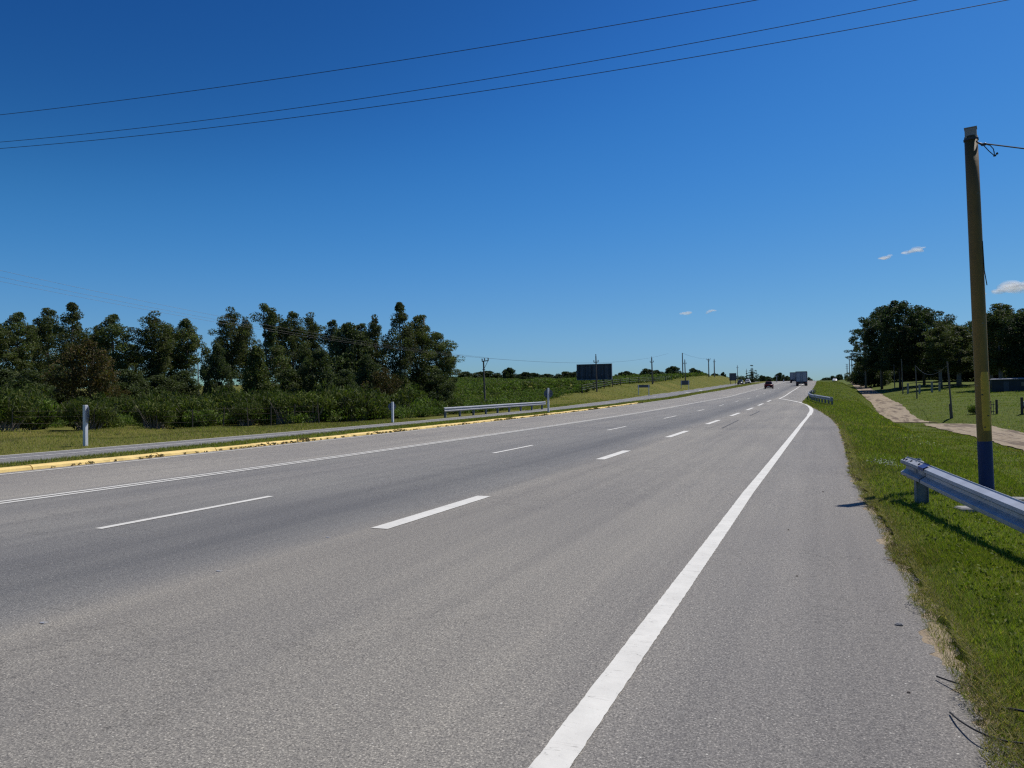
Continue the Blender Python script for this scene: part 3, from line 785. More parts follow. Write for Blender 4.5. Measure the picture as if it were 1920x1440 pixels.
sc_ = quads('scrub', np.concatenate(Vs), np.concatenate(Cs), M_LEAF); tag(sc_, 'dense green scrub covering the hillside left of the highway', 'scrub', kind='stuff')
# far dark woods beyond the crests
Vs = []; Cs = []
def wood(n, x0, x1, y0, y1, hgt, pal=PAL_DARK, nleaf=16, L=1.4, Wd=.9):
    x = x0+(x1-x0)*rs.rand(n); y = y0+(y1-y0)*rs.rand(n)
    s = hgt*(.5+.7*rs.rand(n)); V, C = scatter_bush(rs, np.stack([x, y, hh(x, y)], -1), s, nleaf, L, Wd, pal); Vs.append(V); Cs.append(C)
wood(120, -60, 2, 520, 600, 2.4); wood(260, 8, 60, 760, 980, 7, L=2.6, Wd=1.7); wood(120, -75, -30, 400, 460, 1.8, L=.8, Wd=.5)
wd = quads('far_wood', np.concatenate(Vs), np.concatenate(Cs), M_LEAF); tag(wd, 'dark low woodland line beyond the crest of the highway', 'wood', kind='stuff')

# ---- grass blades
PAL_G = 1.26*np.array([(.125, .17, .014), (.16, .20, .018), (.09, .135, .012), (.205, .225, .03), (.14, .165, .025)])
PAL_D = np.array([(.30, .24, .11), (.24, .20, .08), (.16, .16, .05), (.34, .27, .14), (.12, .13, .035)])
def blades(rs, x, y, hgt, wid, dry, lean=.5, zoff=0):
    n = len(x); z = hh(x, y)+zoff-.01
    a = rs.rand(n)*2*np.pi; d = np.stack([np.cos(a), np.sin(a), np.zeros(n)], -1)
    b = rs.rand(n)*2*np.pi; ln = np.stack([np.cos(b), np.sin(b), np.zeros(n)], -1)*(lean*(.3+rs.rand(n)))[:, None]
    p = np.stack([x, y, z], -1); h = (hgt*(.5+rs.rand(n)))[:, None]; w = (wid*(.7+.6*rs.rand(n)))[:, None]
    tip = p+ln*h+np.array([0, 0, 1])*h
    V = np.stack([p-d*w/2, p+d*w/2, tip], 1)
    isd = rs.rand(n) < dry
    C = np.where(isd[:, None], PAL_D[rs.randint(len(PAL_D), size=n)], PAL_G[rs.randint(len(PAL_G), size=n)])
    patch = .5+.5*np.sin(x*1.7+np.sin(y*1.1)*2)*np.sin(y*1.3+1)
    C = C*(.75+.35*patch[:, None])*(.75+.5*rs.rand(n, 1))
    return V, C
Vs = []; Cs = []
def area(n, x0f, x1f, y0, y1, h, w, dryf, ypow=1.6, lean=.5):
    y = y0+(y1-y0)*rs.rand(n)**ypow; x0 = x0f(y); x1 = x1f(y); x = x0+(x1-x0)*rs.rand(n)
    dr0 = dryf(x, y)+.34*np.clip(np.sin(x*.9+np.sin(y*.31)*2.1+y*.13)*np.sin(y*.42+1.3*np.sin(x*.7))-.15, 0, 1)
    keep = ~((x > x_tl(y)+.02) & (x < x_tr(y)-.02) & (y > 30) & ((y < 111.9) | (y > 113.6)))
    x = x[keep]; y = y[keep]; dr0 = dr0[keep]
    sc = np.clip(np.hypot(x, y)/7, 1, 9)
    V, C = blades(rs, x, y, h*np.minimum(sc**.35, 1.8), w*sc**.95, dr0, lean); Vs.append(V); Cs.append(C)
ex = lambda y: x_edge(y)
dryR = lambda x, y: np.clip(.95-(x-x_edge(y))*1.7+.25*np.sin(x*1.9+1)*np.sin(y*.8), .14, .95)
area(150000, lambda y: ex(y)-.02, lambda y: 1.6+y*.26, 2.6, 9, .045, .0055, dryR, 1.3, .8)
area(150000, lambda y: ex(y)-.02, lambda y: 2.2+y*.25, 8, 24, .045, .0055, dryR, 1.4, .8)
area(150000, lambda y: ex(y)-.02, lambda y: np.minimum(3.2+y*.235, x_tl(y)-.1), 22, 90, .055, .0055, lambda x, y: np.clip(.7-(x-x_edge(y))*.9, .25, .8), 1.5, .7)
area(60000, lambda y: ex(y)+.05, lambda y: x_tl(y)-.05, 85, 330, .07, .006, lambda x, y: np.full(len(x), .35), 1.3, .7)
# straw and fringe creeping over the asphalt edge, in tongues
n = 34000; y = 2.6+30*rs.rand(n)**1.6
amp = .5+.5*np.sin(y*2.3+np.sin(y*.9)*2)+.25*np.sin(y*7.1)
x = x_edge(y)+.14-(.02+.17*np.clip(amp, 0, 1.2))*rs.rand(n)**1.5
sc = np.clip(np.hypot(x, y)/7, 1, 6)
V, C = blades(rs, x, y, .022*sc**.3, .0055*sc, np.full(n, .85), 1.5, .07); Vs.append(V); Cs.append(C)
area(60000, lambda y: np.maximum(x_tr(y), 12)-.05, lambda y: x_tr(y)+22+y*.05, 60, 230, .10, .006, lambda x, y: np.full(len(x), .2), 1.1, .6)
gr = quads('grass', np.concatenate(Vs), np.concatenate(Cs), M_BLADE, k=3); tag(gr, 'green mown grass with straw-coloured fringe along the right shoulder', 'grass', kind='stuff')
Vs = []; Cs = []
area(60000, lambda y: x_n2(y)-.02, lambda y: x_kerb(y)-.26, 9, 85, .05, .0045, lambda x, y: np.full(len(x), .38), 1.0, .6)
area(22000, lambda y: x_n2(y), lambda y: x_kerb(y)+.1, 83, 300, .09, .004, lambda x, y: np.full(len(x), .5), 1.2, .6)
gr = quads('verge_grass', np.concatenate(Vs), np.concatenate(Cs), M_BLADE, k=3); tag(gr, 'tufty grass strip between the yellow kerb and the side road', 'grass', kind='stuff')
Vs = []; Cs = []
area(50000, lambda y: np.array([xsh(a) for a in y])-1, lambda y: x_f2(y)-.05, 14, 44, .05, .0035, lambda x, y: np.full(len(x), .62), 1.0, .7)
area(36000, lambda y: np.array([xsh(a) for a in y])-1, lambda y: x_f2(y)-.05, 64, 330, .08, .004, lambda x, y: np.full(len(x), .5), 1.2, .7)
gr = quads('lawn_grass', np.concatenate(Vs), np.concatenate(Cs), M_BLADE, k=3); tag(gr, 'dry olive lawn grass on the far side of the side road', 'grass', kind='stuff')
# taller seed stems and leafy weeds on the right shoulder
Vs = []; Cs = []
n = 900; y = 3+22*rs.rand(n)**1.3; x = x_edge(y)+.25+rs.rand(n)*(1+y*.18)
V, C = blades(rs, x, y, np.full(n, .14), np.full(n, .004)*np.clip(y/6, 1, 4), np.full(n, .5), .35); Vs.append(V); Cs.append(C)
# clover-like low leaves
n = 5200; y = 3+26*rs.rand(n)**1.4; x = x_edge(y)+.35+rs.rand(n)*(1+y*.2)
V, C = leaves(rs, np.stack([x, y, hh(x, y)+.03], -1), np.full(n, .03), 4, .028, .024, PAL_G*.62, .5, 0, .3); Vs.append(V); Cs.append(C)
wd_v = np.concatenate([np.concatenate([v, v[:, 2:3]], 1) if v.shape[1] == 3 else v for v in Vs])
we = quads('weeds', wd_v, np.concatenate(Cs), M_LEAF); tag(we, 'low leafy weeds and seed stems in the right shoulder grass', 'weeds', kind='stuff')
# wild flowers
def flowers(name, label, cx, cy, sx, sy, n, r, col):
    x = cx+rs.normal(size=n)*sx; y = cy+rs.normal(size=n)*sy
    V, C = leaves(rs, np.stack([x, y, hh(x, y)+.07], -1), np.full(n, r*.5), 3, r, r*.8, np.array([col, tuple(c*.8 for c in col)]), .5, 0, .2)
    o = quads(name, V, C, M_LEAF); tag(o, label, 'flowers', kind='stuff')
flowers('lilac_flowers', 'patch of pale lilac flowers in the grass beside the guardrail end', 1.32, 18.2, .16, .5, 70, .022, (.6, .55, .75))
flowers('yellow_flowers', 'patch of yellow flowers on the grass berm before the dirt track', 3.5, 37.2, .55, .8, 150, .035, (.7, .5, .03))
flowers('white_flowers', 'scattered white flowers on the berm left of the striped pole', 4.0, 28.5, .7, 2.0, 150, .028, (.7, .7, .68))
# brown litter heaped against the yellow kerb
n = 2600; y = -2+88*rs.rand(n); kk = np.array([float(x_kerb(a)) for a in y])
amp = np.clip(np.sin(y*.9)+np.sin(y*2.7+1)*.7+np.sin(y*.31)*.6, 0, 2); m = rs.rand(n) < .08+.4*amp; y = y[m]; kk = kk[m]; amp = amp[m]
cen = np.stack([kk+.06+rs.rand(len(y))*.12, y, P(y)+.02+rs.rand(len(y))*.05*(.4+amp)], -1)
V, C = leaves(rs, cen, np.full(len(y), .055), 12, .055, .03, np.array([(.2, .14, .075), (.3, .22, .12), (.13, .09, .05), (.14, .15, .04)]), .5, .5, .2)
li = quads('leaf_litter', V, C, M_LEAF); tag(li, 'brown leaf litter and weeds heaped against the yellow kerb', 'litter', kind='stuff')
# a patch of sand and grit along the kerb and right edge is in the asphalt colour; loose stones:

# ---------------------------------------------------------------- roadside objects
W_PROF = [(0, -.155), (.004, -.14), (.083, -.105), (.086, -.065), (.012, -.02), (.012, .02), (.086, .065), (.083, .105), (.004, .14), (0, .155)]
def wbeam(path, side=1, flip=0):
    """W section swept along a path (points at beam mid height); side = +1 bulges to the left of travel"""
    pts = [Vector(p) for p in path]; m = len(pts); mb = MB(); V = []; F = []; n = len(W_PROF)
    for i, p in enumerate(pts):
        d = (pts[min(i+1, m-1)]-pts[max(i-1, 0)]); d.z = 0; d.normalize(); o = Vector((-d.y, d.x, 0))*side
        for u, v in W_PROF: V.append(tuple(p+o*u+Vector((0, 0, v))))
        for u, v in W_PROF: V.append(tuple(p+o*(u-.005)+Vector((0, 0, v))))
    for i in range(m-1):
        a = i*2*n; b = (i+1)*2*n
        for k in range(n-1):
            F.append([a+k, b+k, b+k+1, a+k+1]); F.append([a+n+k, a+n+k+1, b+n+k+1, b+n+k])
        F.append([a, a+n, b+n, b]); F.append([a+n-1, b+n-1, b+2*n-1, a+2*n-1])
    for a in (0, (m-1)*2*n):
        for k in range(n-1): F.append([a+k, a+k+1, a+n+k+1, a+n+k])
    return mb.add(V, F)
def rail_post(parent, x, y, z0, top, rz, mat=None, d=(.15, .06)):
    mb = MB(); t = .008; h = top-z0+.5; zc = (top+z0-.5)/2
    c, s = math.cos(rz), math.sin(rz)
    def off(u, v): return (x+u*c-v*s, y+u*s+v*c, zc)
    mb.box(off(0, 0), (d[0], t, h), rz); mb.box(off(-d[0]/2+t/2, 0), (t, d[1]*1.6, h+.002), rz); mb.box(off(d[0]/2-t/2, 0), (t, d[1]*1.6, h-.002), rz)
    return mb.build('post', mat or M_STEELD, parent)
# near guardrail, flaring away from the road towards the camera
gd = thing('guardrail', 'grey steel guardrail end with blue mark at the right shoulder, before the striped pole', 'guardrail', (0, 0, 0))
M_NEAR = plain('weathered_galvanising', (.40, .425, .47), .5, .35, .16, 3, spec=.35)
pn = [(1.235, 12.42), (1.29, 12.1), (1.52, 10.6), (1.80, 8.9), (2.12, 7.2), (2.5, 5.4), (3.0, 3.2), (3.5, 1)]
ztop = lambda y: float(np.interp(y, [1, 3.2, 5.4, 7.2, 8.9, 12.42], [.22, .30, .38, .46, .535, .655]))
path = [(x, y, ztop(y)-.155) for x, y in pn][1:]
b_ = wbeam(path, -1).build('beam', M_NEAR, gd)
endp = wbeam([(1.193, 12.58, .508), (1.235, 12.35, .507), (1.34, 11.75, .482)], -1).build('end_piece', M_STEEL, gd)
for v in endp.data.vertices: v.co.x -= .006; v.co.z += .002
for yy in (12.5, 12.4, 12.2, 11.85):
    xx = float(np.interp(yy, [8.9, 10.6, 12.1, 12.58], [1.80, 1.52, 1.29, 1.19]))
    for dz in (.128, -.095):
        mb = MB(); mb.disc((xx-.055, yy, ztop(yy)-.155+dz), .018, .03, (-.6, -.1, .8 if dz > 0 else 0), 8); mb.build('bolt', M_BLACK, endp)
mb = MB()
for i in range(7):
    pass
a = np.linspace(0, math.pi*1.25, 12); cx0, cy0 = 1.20, 12.62
V = [];F = []
for k in a:
    for z in (.48, .63): V.append((cx0+.09-.09*math.cos(k), cy0+.09*math.sin(k), z))
for k in range(len(a)-1): F.append([2*k, 2*k+1, 2*k+3, 2*k+2])
mb.add(V, F); cr = mb.build('end_curl', M_STEEL, gd); sm = cr.modifiers.new('t', 'SOLIDIFY'); sm.thickness = .005
M_BLUE = plain('blue_paint', (.014, .038, .17), .5, var=.25, scale=5)
st = wbeam([(1.345, 11.72, .479), (1.378, 11.5, .4715)], -1)
# keep only the upper fold of the section as a painted mark
mb = MB(); pr = W_PROF[6:10]
for (x1, y1, z1), (x2, y2, z2) in (((1.335, 11.78, .483), (1.372, 11.55, .474)),):
    V = []
    d = Vector((x2-x1, y2-y1, 0)).normalized(); o = Vector((-d.y, d.x, 0))*-1
    for p in ((x1, y1, z1), (x2, y2, z2)):
        for u, v in pr: V.append(tuple(Vector(p)+o*(u+.009)+Vector((0, 0, v+.008))))
    mb.add(V, [[k, k+4, k+5, k+1] for k in range(3)])
bm_ = mb.build('blue_mark', M_BLUE, gd)
rail_post(gd, 1.32, 12.12, H(1.32, 12), .60, 0.1, M_STEELD, (.16, .08))
rail_post(gd, 1.98, 8.3, H(1.98, 8.3), .42, 0.1, M_STEELD, (.16, .08))
rail_post(gd, 2.85, 4.3, H(2.85, 4.3), .26, 0.1, M_STEELD, (.16, .08))
mb = MB(); mb.box((1.30, 12.10, .50), (.10, .12, .28), .1, bev=.01); mb.build('spacer', M_STEELD, gd)

# guardrail across the left side road
g2 = thing('guardrail', 'long straight double-ridged guardrail beyond the left side road, below the bare utility pole', 'guardrail', (0, 0, 0))
ys = np.linspace(47.0, 66.5, 12); lx = lambda y: -23.75+.0*y+max(0, (y-58))*.06
wbeam([(lx(y), y, float(P(y))+.56) for y in ys], -1).build('beam', M_STEEL, g2)
for y in np.linspace(47.4, 66, 9): rail_post(g2, lx(y)-.1, y, float(P(y)), float(P(y))+.66, 0)
# curved guardrail on the right berm
g3 = thing('guardrail', 'short curved guardrail on the grass berm where the turning bay ends', 'guardrail', (0, 0, 0))
cp = [(-.55, 131), (-.98, 122), (-1.12, 112), (-1.05, 102), (-.8, 93), (-.42, 86), (.0, 80), (.5, 75), (1.0, 71)]
cp2 = []
for i in range(len(cp)-1):
    for t in (0, .5): cp2.append((cp[i][0]*(1-t)+cp[i+1][0]*t, cp[i][1]*(1-t)+cp[i+1][1]*t))
cp2.append(cp[-1])
wbeam([(x, y, H(x+.4, y)+.55+.02) for x, y in cp2], -1).build('beam', M_STEEL, g3)
for i in range(0, len(cp2), 1): x, y = cp2[i]; rail_post(g3, x+.1, y, H(x+.4, y), H(x+.4, y)+.66, 0, d=(.16, .1))
mb = MB(); mb.box((1.05, 70.8, H(1, 71)+.5), (.12, .5, .42), .2, bev=.04); mb.build('end_terminal', M_STEELD, g3)

# the striped pole near the guardrail
def mat_pole():
    m, nt, b = newmat('pole_paint'); v = objvec(nt)
    sx = nt.nodes.new('ShaderNodeSeparateXYZ'); nt.links.new(v, sx.inputs[0])
    n1 = noise(nt, 3, 6, .7, objvec(nt, (3, 3, .7))); n2 = noise(nt, 9, 4, .7, v)
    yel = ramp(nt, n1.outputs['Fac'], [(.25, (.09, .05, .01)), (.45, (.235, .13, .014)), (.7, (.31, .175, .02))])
    f = ramp(nt, n2.outputs['Fac'], [(.68, (0, 0, 0)), (.71, (1, 1, 1))])
    yel2 = mix(nt, f.outputs[0], yel.outputs[0], (.26, .25, .23))
    # towards the top the yellow darkens to brown: shade mixed into the colour
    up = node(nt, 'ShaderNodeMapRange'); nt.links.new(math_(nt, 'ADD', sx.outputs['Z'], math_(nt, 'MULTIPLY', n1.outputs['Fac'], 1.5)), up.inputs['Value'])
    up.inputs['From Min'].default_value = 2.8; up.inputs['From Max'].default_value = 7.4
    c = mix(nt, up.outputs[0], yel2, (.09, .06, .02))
    blue = ramp(nt, n1.outputs['Fac'], [(.3, (.007, .019, .085)), (.7, (.012, .032, .14))])
    isb = math_(nt, 'LESS_THAN', math_(nt, 'ADD', sx.outputs['Z'], math_(nt, 'MULTIPLY', n2.outputs['Fac'], .03)), .855)
    c = mix(nt, isb, c, blue.outputs[0])
    nt.links.new(c, b.inputs['Base Color']); b.inputs['Roughness'].default_value = .62; bump(nt, b, n2.outputs['Fac'], .35, .01)
    return m
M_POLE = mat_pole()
px, py = 2.595, 14.9; pz = H(px, py)
pl = thing('utility_pole', 'thick pole painted yellow above and blue at the foot, behind the near guardrail', 'utility pole', (px, py, pz))
pl.rotation_euler = (0, R(-1.1), R(-20))
n = 32; zs = [-.5, 0, .93, 2, 3, 4, 5, 6.0]
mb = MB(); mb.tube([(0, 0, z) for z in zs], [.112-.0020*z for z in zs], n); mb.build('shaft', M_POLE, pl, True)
shaft = pl.children[0]
for p in shaft.data.polygons: p.use_smooth = len(p.vertices) == 4
M_PATCH = plain('repainted_yellow', (.62, .36, .025), .55, var=.18, scale=5)
V = []; F = []; k0, k1 = -2.05, -.75
for zi in range(9):
    z = 1.02+.98*zi/8
    for k in range(9):
        a = k0+(k1-k0)*k/8; r = .112-.0020*z+.012
        if zi in (0, 8): r -= .011
        if k in (0, 8): r -= .011
        V.append((r*math.cos(a), r*math.sin(a), z))
for zi in range(8):
    for k in range(8): F.append([zi*9+k, zi*9+k+1, zi*9+k+10, zi*9+k+9])
mb = MB(); mb.add(V, F); pt = mb.build('cover_strip', M_PATCH, pl, True)
pt.rotation_euler = (0, 0, R(27))
mb = MB()
for z, a in ((1.08, -1.75), (1.27, -1.3), (1.5, -.75), (1.62, -1.9), (1.86, -.7), (1.4, -.7)):
    r = .112-.0020*z+.010; mb.disc((r*math.cos(a), r*math.sin(a), z), .012, .02, (math.cos(a), math.sin(a), 0), 10)
bh = mb.build('bolt_heads', M_BLACK, pt)
mb = MB(); mb.tube([(0, 0, 5.93), (0, 0, 5.96)], .113, 28); mb.build('band', M_BLACK, pl)
mb = MB(); mb.box((0, 0, 6.05), (.175, .16, .17), .15, bev=.008); mb.box((0, 0, 6.139), (.19, .172, .012), .15); mb.build('cap', M_POLECON, pl)
mb = MB(); mb.tube([(.07, -.05, 5.9), (.12, -.05, 5.85), (.16, -.05, 5.82)], [.012, .014, .02], 8); mb.box((.19, -.05, 5.81), (.08, .04, .045), bev=.01)
mb.tube([(.19, -.05, 5.79), (.26, -.05, 5.68), (.33, -.05, 5.59)], .008, 6); mb.tube([(.21, -.05, 5.81), (.28, -.05, 5.77), (.325, -.05, 5.70), (.335, -.05, 5.62)], .008, 6)
mb.disc((.34, -.05, 5.585), .022, .025, (0, 0, 1), 12); mb.disc((.375, -.05, 5.61), .018, .03, (1, 0, .2), 12); mb.box((.335, -.05, 5.63), (.012, .012, .05))
mb.build('clamp', M_WIRE, pl)
mb = MB(); mb.tube([(.104, -.02, 4.2), (.112, -.02, 3.7), (.14, -.02, 3.45)], .008, 6); mb.build('loose_cable', M_WIRE, pl)
# wire leaving the pole to the right
def wire(name, label, pts, r=.012, cat='overhead wire', group=None, n=24):
    (x0, y0, z0), (x1, y1, z1) = pts[0], pts[-1]; sag = pts[1] if len(pts) == 3 else .3
    P_ = [(x0+(x1-x0)*t, y0+(y1-y0)*t, z0+(z1-z0)*t-4*sag*t*(1-t)) for t in np.linspace(0, 1, n)]
    mb = MB(); mb.tube(P_, r, 6); o = mb.build(name, M_WIRE); tag(o, label, cat, group); return o
wire('overhead_wire', 'dark service wire running right from the top of the striped pole', [(px+.085, py-.115, pz+5.805), .5, (px+14, py+2.5, 4.6)], .011)
# three wires crossing the sky: parabolas through measured heights, running on well past the view
# they hang high and far: a transmission line some forty metres ahead
for lab, A, B, s, zm, z0 in (('highest overhead wire crossing the sky, set apart from the lower pair', (-58.68, 40.41), (-2.84, 45.44), .5775, 23.58, 24.0),
        ('middle overhead wire crossing the sky, upper of the close pair', (-61.93, 42.66), (5.38, 46.86), .6002, 22.17, 23.0),
        ('lowest overhead wire crossing the sky, lower of the close pair', (-59.94, 41.28), (9.44, 46.09), .6055, 20.94, 21.8)):
    k = (z0-zm)/(s*(1-s)); P_ = []
    for t in np.linspace(-.5, 1.5, 70):
        P_.append((A[0]+(B[0]-A[0])*t, A[1]+(B[1]-A[1])*t, z0-k*t*(1-t)))
    mb = MB(); mb.tube(P_, .019, 6); o = mb.build('overhead_wire', M_WIRE); tag(o, lab, 'overhead wire', 'three wires crossing the sky')

# sign posts seen from behind
def sign_post(x, y, h, r, rz, label, zsign, w=.09):
    z = H(x, y)-.03
    t = thing('road_sign', label, 'road sign', (x, y, z), 0, 'round road signs beside the side road')
    mb = MB(); mb.box((0, 0, h/2-.2), (w, w, h+.4), bev=.008); mb.build('post', M_POSTW, t)
    mb = MB(); c, s = math.cos(rz), math.sin(rz)
    o = w/2+.03
    mb.disc((-s*o, c*o, zsign), r, .012, (-s, c, 0), 32); d = mb.build('disc', M_SIGNBACK, t)
    mb = MB(); mb.box((-s*(o-.018), c*(o-.018), zsign+r*.35), (r*1.5, .022, .035), rz); mb.box((-s*(o-.018), c*(o-.018), zsign-r*.35), (r*1.5, .022, .035), rz); mb.build('bracket', M_STEELD, d)
sign_post(-24.5, 20.0, 1.50, .30, R(-35), 'white post with dark back of a round sign, nearest, standing in the left lawn', 1.16, .125)
sign_post(-23.45, 39.7, 1.26, .24, R(52), 'white post with its round sign turned nearly edge-on, before the tall grove', .98, .115)
sign_post(-19.0, 55.1, 1.92, .34, R(12), 'white post with round sign back at the yellow kerb, by the guardrail end', 1.5, .125)
def board_sign(x, y, w, h, top, rz, label, post_h):
    z = H(x, y)-.03
    t = thing('road_sign', label, 'road sign', (x, y, z), rz, 'two-legged board signs beside the side road')
    for sx in (-.5, .5):
        mb = MB(); mb.box((sx*w*.86, -.05, top/2-.2), (.13, .06, top+.44), bev=.006); mb.build('leg', M_POSTW, t)
    mb = MB(); mb.box((0, .02, top-h/2), (w, .03, h), bev=.004); mb.build('panel', M_BOARD, t)
board_sign(-27.4, 129, 2.0, .46, 1.95, R(12), 'low two-legged signboard seen from behind, nearer one beside the side road', 1.9)
board_sign(-29.2, 184, 2.0, 1.05, 2.1, R(8), 'taller two-legged signboard seen from behind, farther along the side road', 2.2)

# billboard on the left, seen from behind
bx, by = -44.2, 158.5; bz = H(bx, by)
bb = thing('billboard', 'large dark billboard seen from behind on six legs above the scrub', 'billboard', (bx, by, bz), R(-2))
BW, BH, B0 = 7.6, 3.15, .95
mb = MB(); mb.box((0, .1, B0+BH/2), (BW, .09, BH), bev=.01); mb.build('panel', M_BOARD, bb)
mb = MB()
mb.box((0, -.03, B0+BH+.06), (BW+.25, .3, .12), bev=.01); mb.box((BW/2+.06, -.03, B0+BH/2), (.12, .3, BH), bev=.01); mb.box((-BW/2-.06, -.03, B0+BH/2), (.12, .3, BH), bev=.01); mb.box((0, -.03, B0-.06), (BW+.25, .3, .12), bev=.01)
mb.build('frame', M_SHEDR, bb)
for i in range(8):
    mb = MB(); xs_ = -BW/2+.6+i*(BW-1.2)/7+.12*math.sin(i*5); mb.box((xs_, .03, B0+BH/2), (.10+.25*(i in (2, 5)), .05, BH-.1), bev=.005); mb.build('stiffener', M_BOXF, bb)
for i in range(6):
    x = -BW/2+.35+i*(BW-.7)/5
    mb = MB(); mb.box((x, -.12, (B0+BH)/2-.5), (.13, .16, B0+BH+1), bev=.01); mb.box((x, -.9, B0*.5+.4), (.08, .08, 2.4), tilt=((1, 0, 0), (0, .8, -.6), (0, .6, .8))); mb.build('leg', M_BOXF, bb)
# second billboard edge-on by the crest
b2x, b2y = -28.5, 287; b2 = thing('billboard', 'small dark billboard turned nearly edge-on beside the two approaching cars', 'billboard', (b2x, b2y, H(b2x, b2y)), R(15))
mb = MB(); mb.box((0, .1, 2.75), (2.3, .3, 2.7), bev=.01); mb.build('panel', M_BOARD, b2)
mb = MB(); mb.box((1.16, .1, 2.75), (.12, .6, 2.76), bev=.01); mb.build('frame', M_BLUE, b2)
for sx in (-.9, .9): mb = MB(); mb.box((sx, -.2, .6), (.16, .16, 2.6)); mb.build('leg', M_BOXF, b2)

# utility poles
def t_pole(name, label, x, y, h, kind, rz=0, lean=0, mat=None, group=None, r=.13):
    z = H(x, y); t = thing(name, label, 'utility pole', (x, y, z), rz, group); t.rotation_euler = (0, R(lean), rz)
    mb = MB(); mb.tube([(0, 0, -.5), (0, 0, h*.5), (0, 0, h)], [r, r*.85, r*.7], 10); mb.build('shaft', mat or M_POLEWOOD, t)
    def arm(x0, x1, zz, y0=0, th=.1):
        m2 = MB(); m2.box(((x0+x1)/2, y0, zz), (x1-x0, th, th*1.1)); a = m2.build('crossarm', M_POLEWOOD, t); return a
    def ins(par, x_, zz):
        m2 = MB(); m2.tube([(x_, 0, zz), (x_, 0, zz+.1), (x_, 0, zz+.16), (x_, 0, zz+.22), (x_, 0, zz+.3)], [.03, .08, .06, .08, .04], 8); m2.build('insulator', M_INS, par)
    if kind == 'side':      # arm mostly to the right with a diagonal brace
        a = arm(-.28, .92, h-.05)
        for q in (-.25, .22, .88): ins(a, q, h)
        m2 = MB(); m2.tube([(.80, 0, h-.1), (.02, 0, h-1.05)], .03, 6); m2.build('brace', M_POLEWOOD, t)
        m2 = MB(); m2.box((0, 0, h-1.1), (.42, .12, .08)); m2.build('collar', M_STEELD, t)
    if kind == 'cross':     # pole tip above a small upturned crossarm
        a = arm(-.42, .42, h-.95, th=.08)
        for q in (-.4, .4): ins(a, q, h-.92)
        ins(t, 0, h)
    if kind == 'vee':
        a = arm(-.75, .75, h, th=.09)
        for q in (-.72, 0, .72): ins(a, q, h+.03)
        for s in (-.6, .6):
            m2 = MB(); m2.tube([(s, 0, h-.05), (0, 0, h-1.0)], .04, 6); m2.build('brace', M_POLEWOOD, t)
    if kind == 'multi':
        for q in range(3):
            a = arm(-.7, .7, h-.3-q*1.2, th=.1)
            for e in (-.65, .65): ins(a, e, h-.27-q*1.2)
    return t
GP = 'utility poles along the left bank'
t_pole('utility_pole', 'dark utility pole with a lopsided braced crossarm behind the left guardrail', -38.3, 87.1, 6.05, 'side', R(-25), -2.0, group=GP, r=.13)
t_pole('utility_pole', 'utility pole with a small crossarm standing right in front of the billboard', -31.6, 114.6, 5.5, 'cross', R(-20), -1.0, group=GP, r=.13)
t_pole('utility_pole', 'utility pole with small crossarm right of the billboard on the lawn bank', -33.2, 165.5, 5.75, 'cross', R(-20), -1.2, group=GP, r=.17)
t_pole('utility_pole', 'plain tall pole left of a close pair behind the taller signboard', -39.5, 245, 8.0, 'none', 0, -.5, group=GP, r=.19)
t_pole('utility_pole', 'crossarm pole right of a close pair behind the taller signboard', -33.2, 210, 6.0, 'cross', R(-18), -1, group=GP, r=.17)
t_pole('utility_pole', 'utility pole with a braced wide crossarm on top of the grassy mound', -36.5, 284, 6.4, 'vee', R(-18), -.5, group=GP, r=.21)
t_pole('utility_pole', 'pale crossarm pole just right of the mound top on the left', -36.5, 300, 6.6, 'cross', R(-15), 0, M_POLECON, GP, .24)
t_pole('utility_pole', 'thin crossarm pole sticking up behind the small edge-on billboard', -33.0, 353, 6.8, 'cross', R(-15), 0, M_POLECON, GP, .16)
t_pole('utility_pole', 'thin crossarm pole just left of the layered pine', -33, 400, 5.8, 'cross', R(-15), 0, M_POLECON, GP, .16)
t_pole('utility_pole', 'bare pole standing in the gap between the two halves of the left grove', -104, 108, 6.9, 'none', 0, -1, M_POLECON, GP, .13)
GR = 'utility poles along the dirt track'
for i, (x, y, h, lean, what) in enumerate(((16.3, 115.1, 7.5, -3.2, 'leaning nearest pole'), (19.0, 178.5, 7.0, -1.5, 'second pole'), (19.6, 213.3, 8.7, -1, 'third and tallest pole'), (20.6, 246.6, 7.5, -1, 'fourth pole'), (19.6, 285, 7.5, 0, 'fifth pole'), (19.8, 330, 7.5, 0, 'sixth pole'))):
    t = t_pole('utility_pole', what+' of the bare row beside the dirt track', x, y, h, 'none', 0, lean, M_POLEWOOD, GR, .10+.0002*y)
    if i == 0:
        m2 = MB(); m2.box((-.16, .05, .75), (.16, .16, 2.3), bev=.01); m2.build('support_stub', M_POLEWOOD, t)
GF = 'distant poles where the dirt track tops the rise'
t_pole('utility_pole', 'distant tallest crossarm pole on the track crest next to the wood', 15.2, 400, 12.5, 'vee', 0, 0, M_POLEWOOD, GF, .24)
t_pole('utility_pole', 'distant middle crossarm pole left of the tallest one on the track crest', 15.6, 440, 11.2, 'vee', 0, 0, M_POLEWOOD, GF, .25)
t_pole('utility_pole', 'distant leftmost pole with stacked crossarms on the track crest', 16.2, 495, 9.6, 'multi', 0, 0, M_POLEWOOD, GF, .27)
t_pole('utility_pole', 'distant plain pole nearest the wood edge on the track crest', 18.3, 430, 8.6, 'none', 0, 0, M_POLEWOOD, GF, .22)
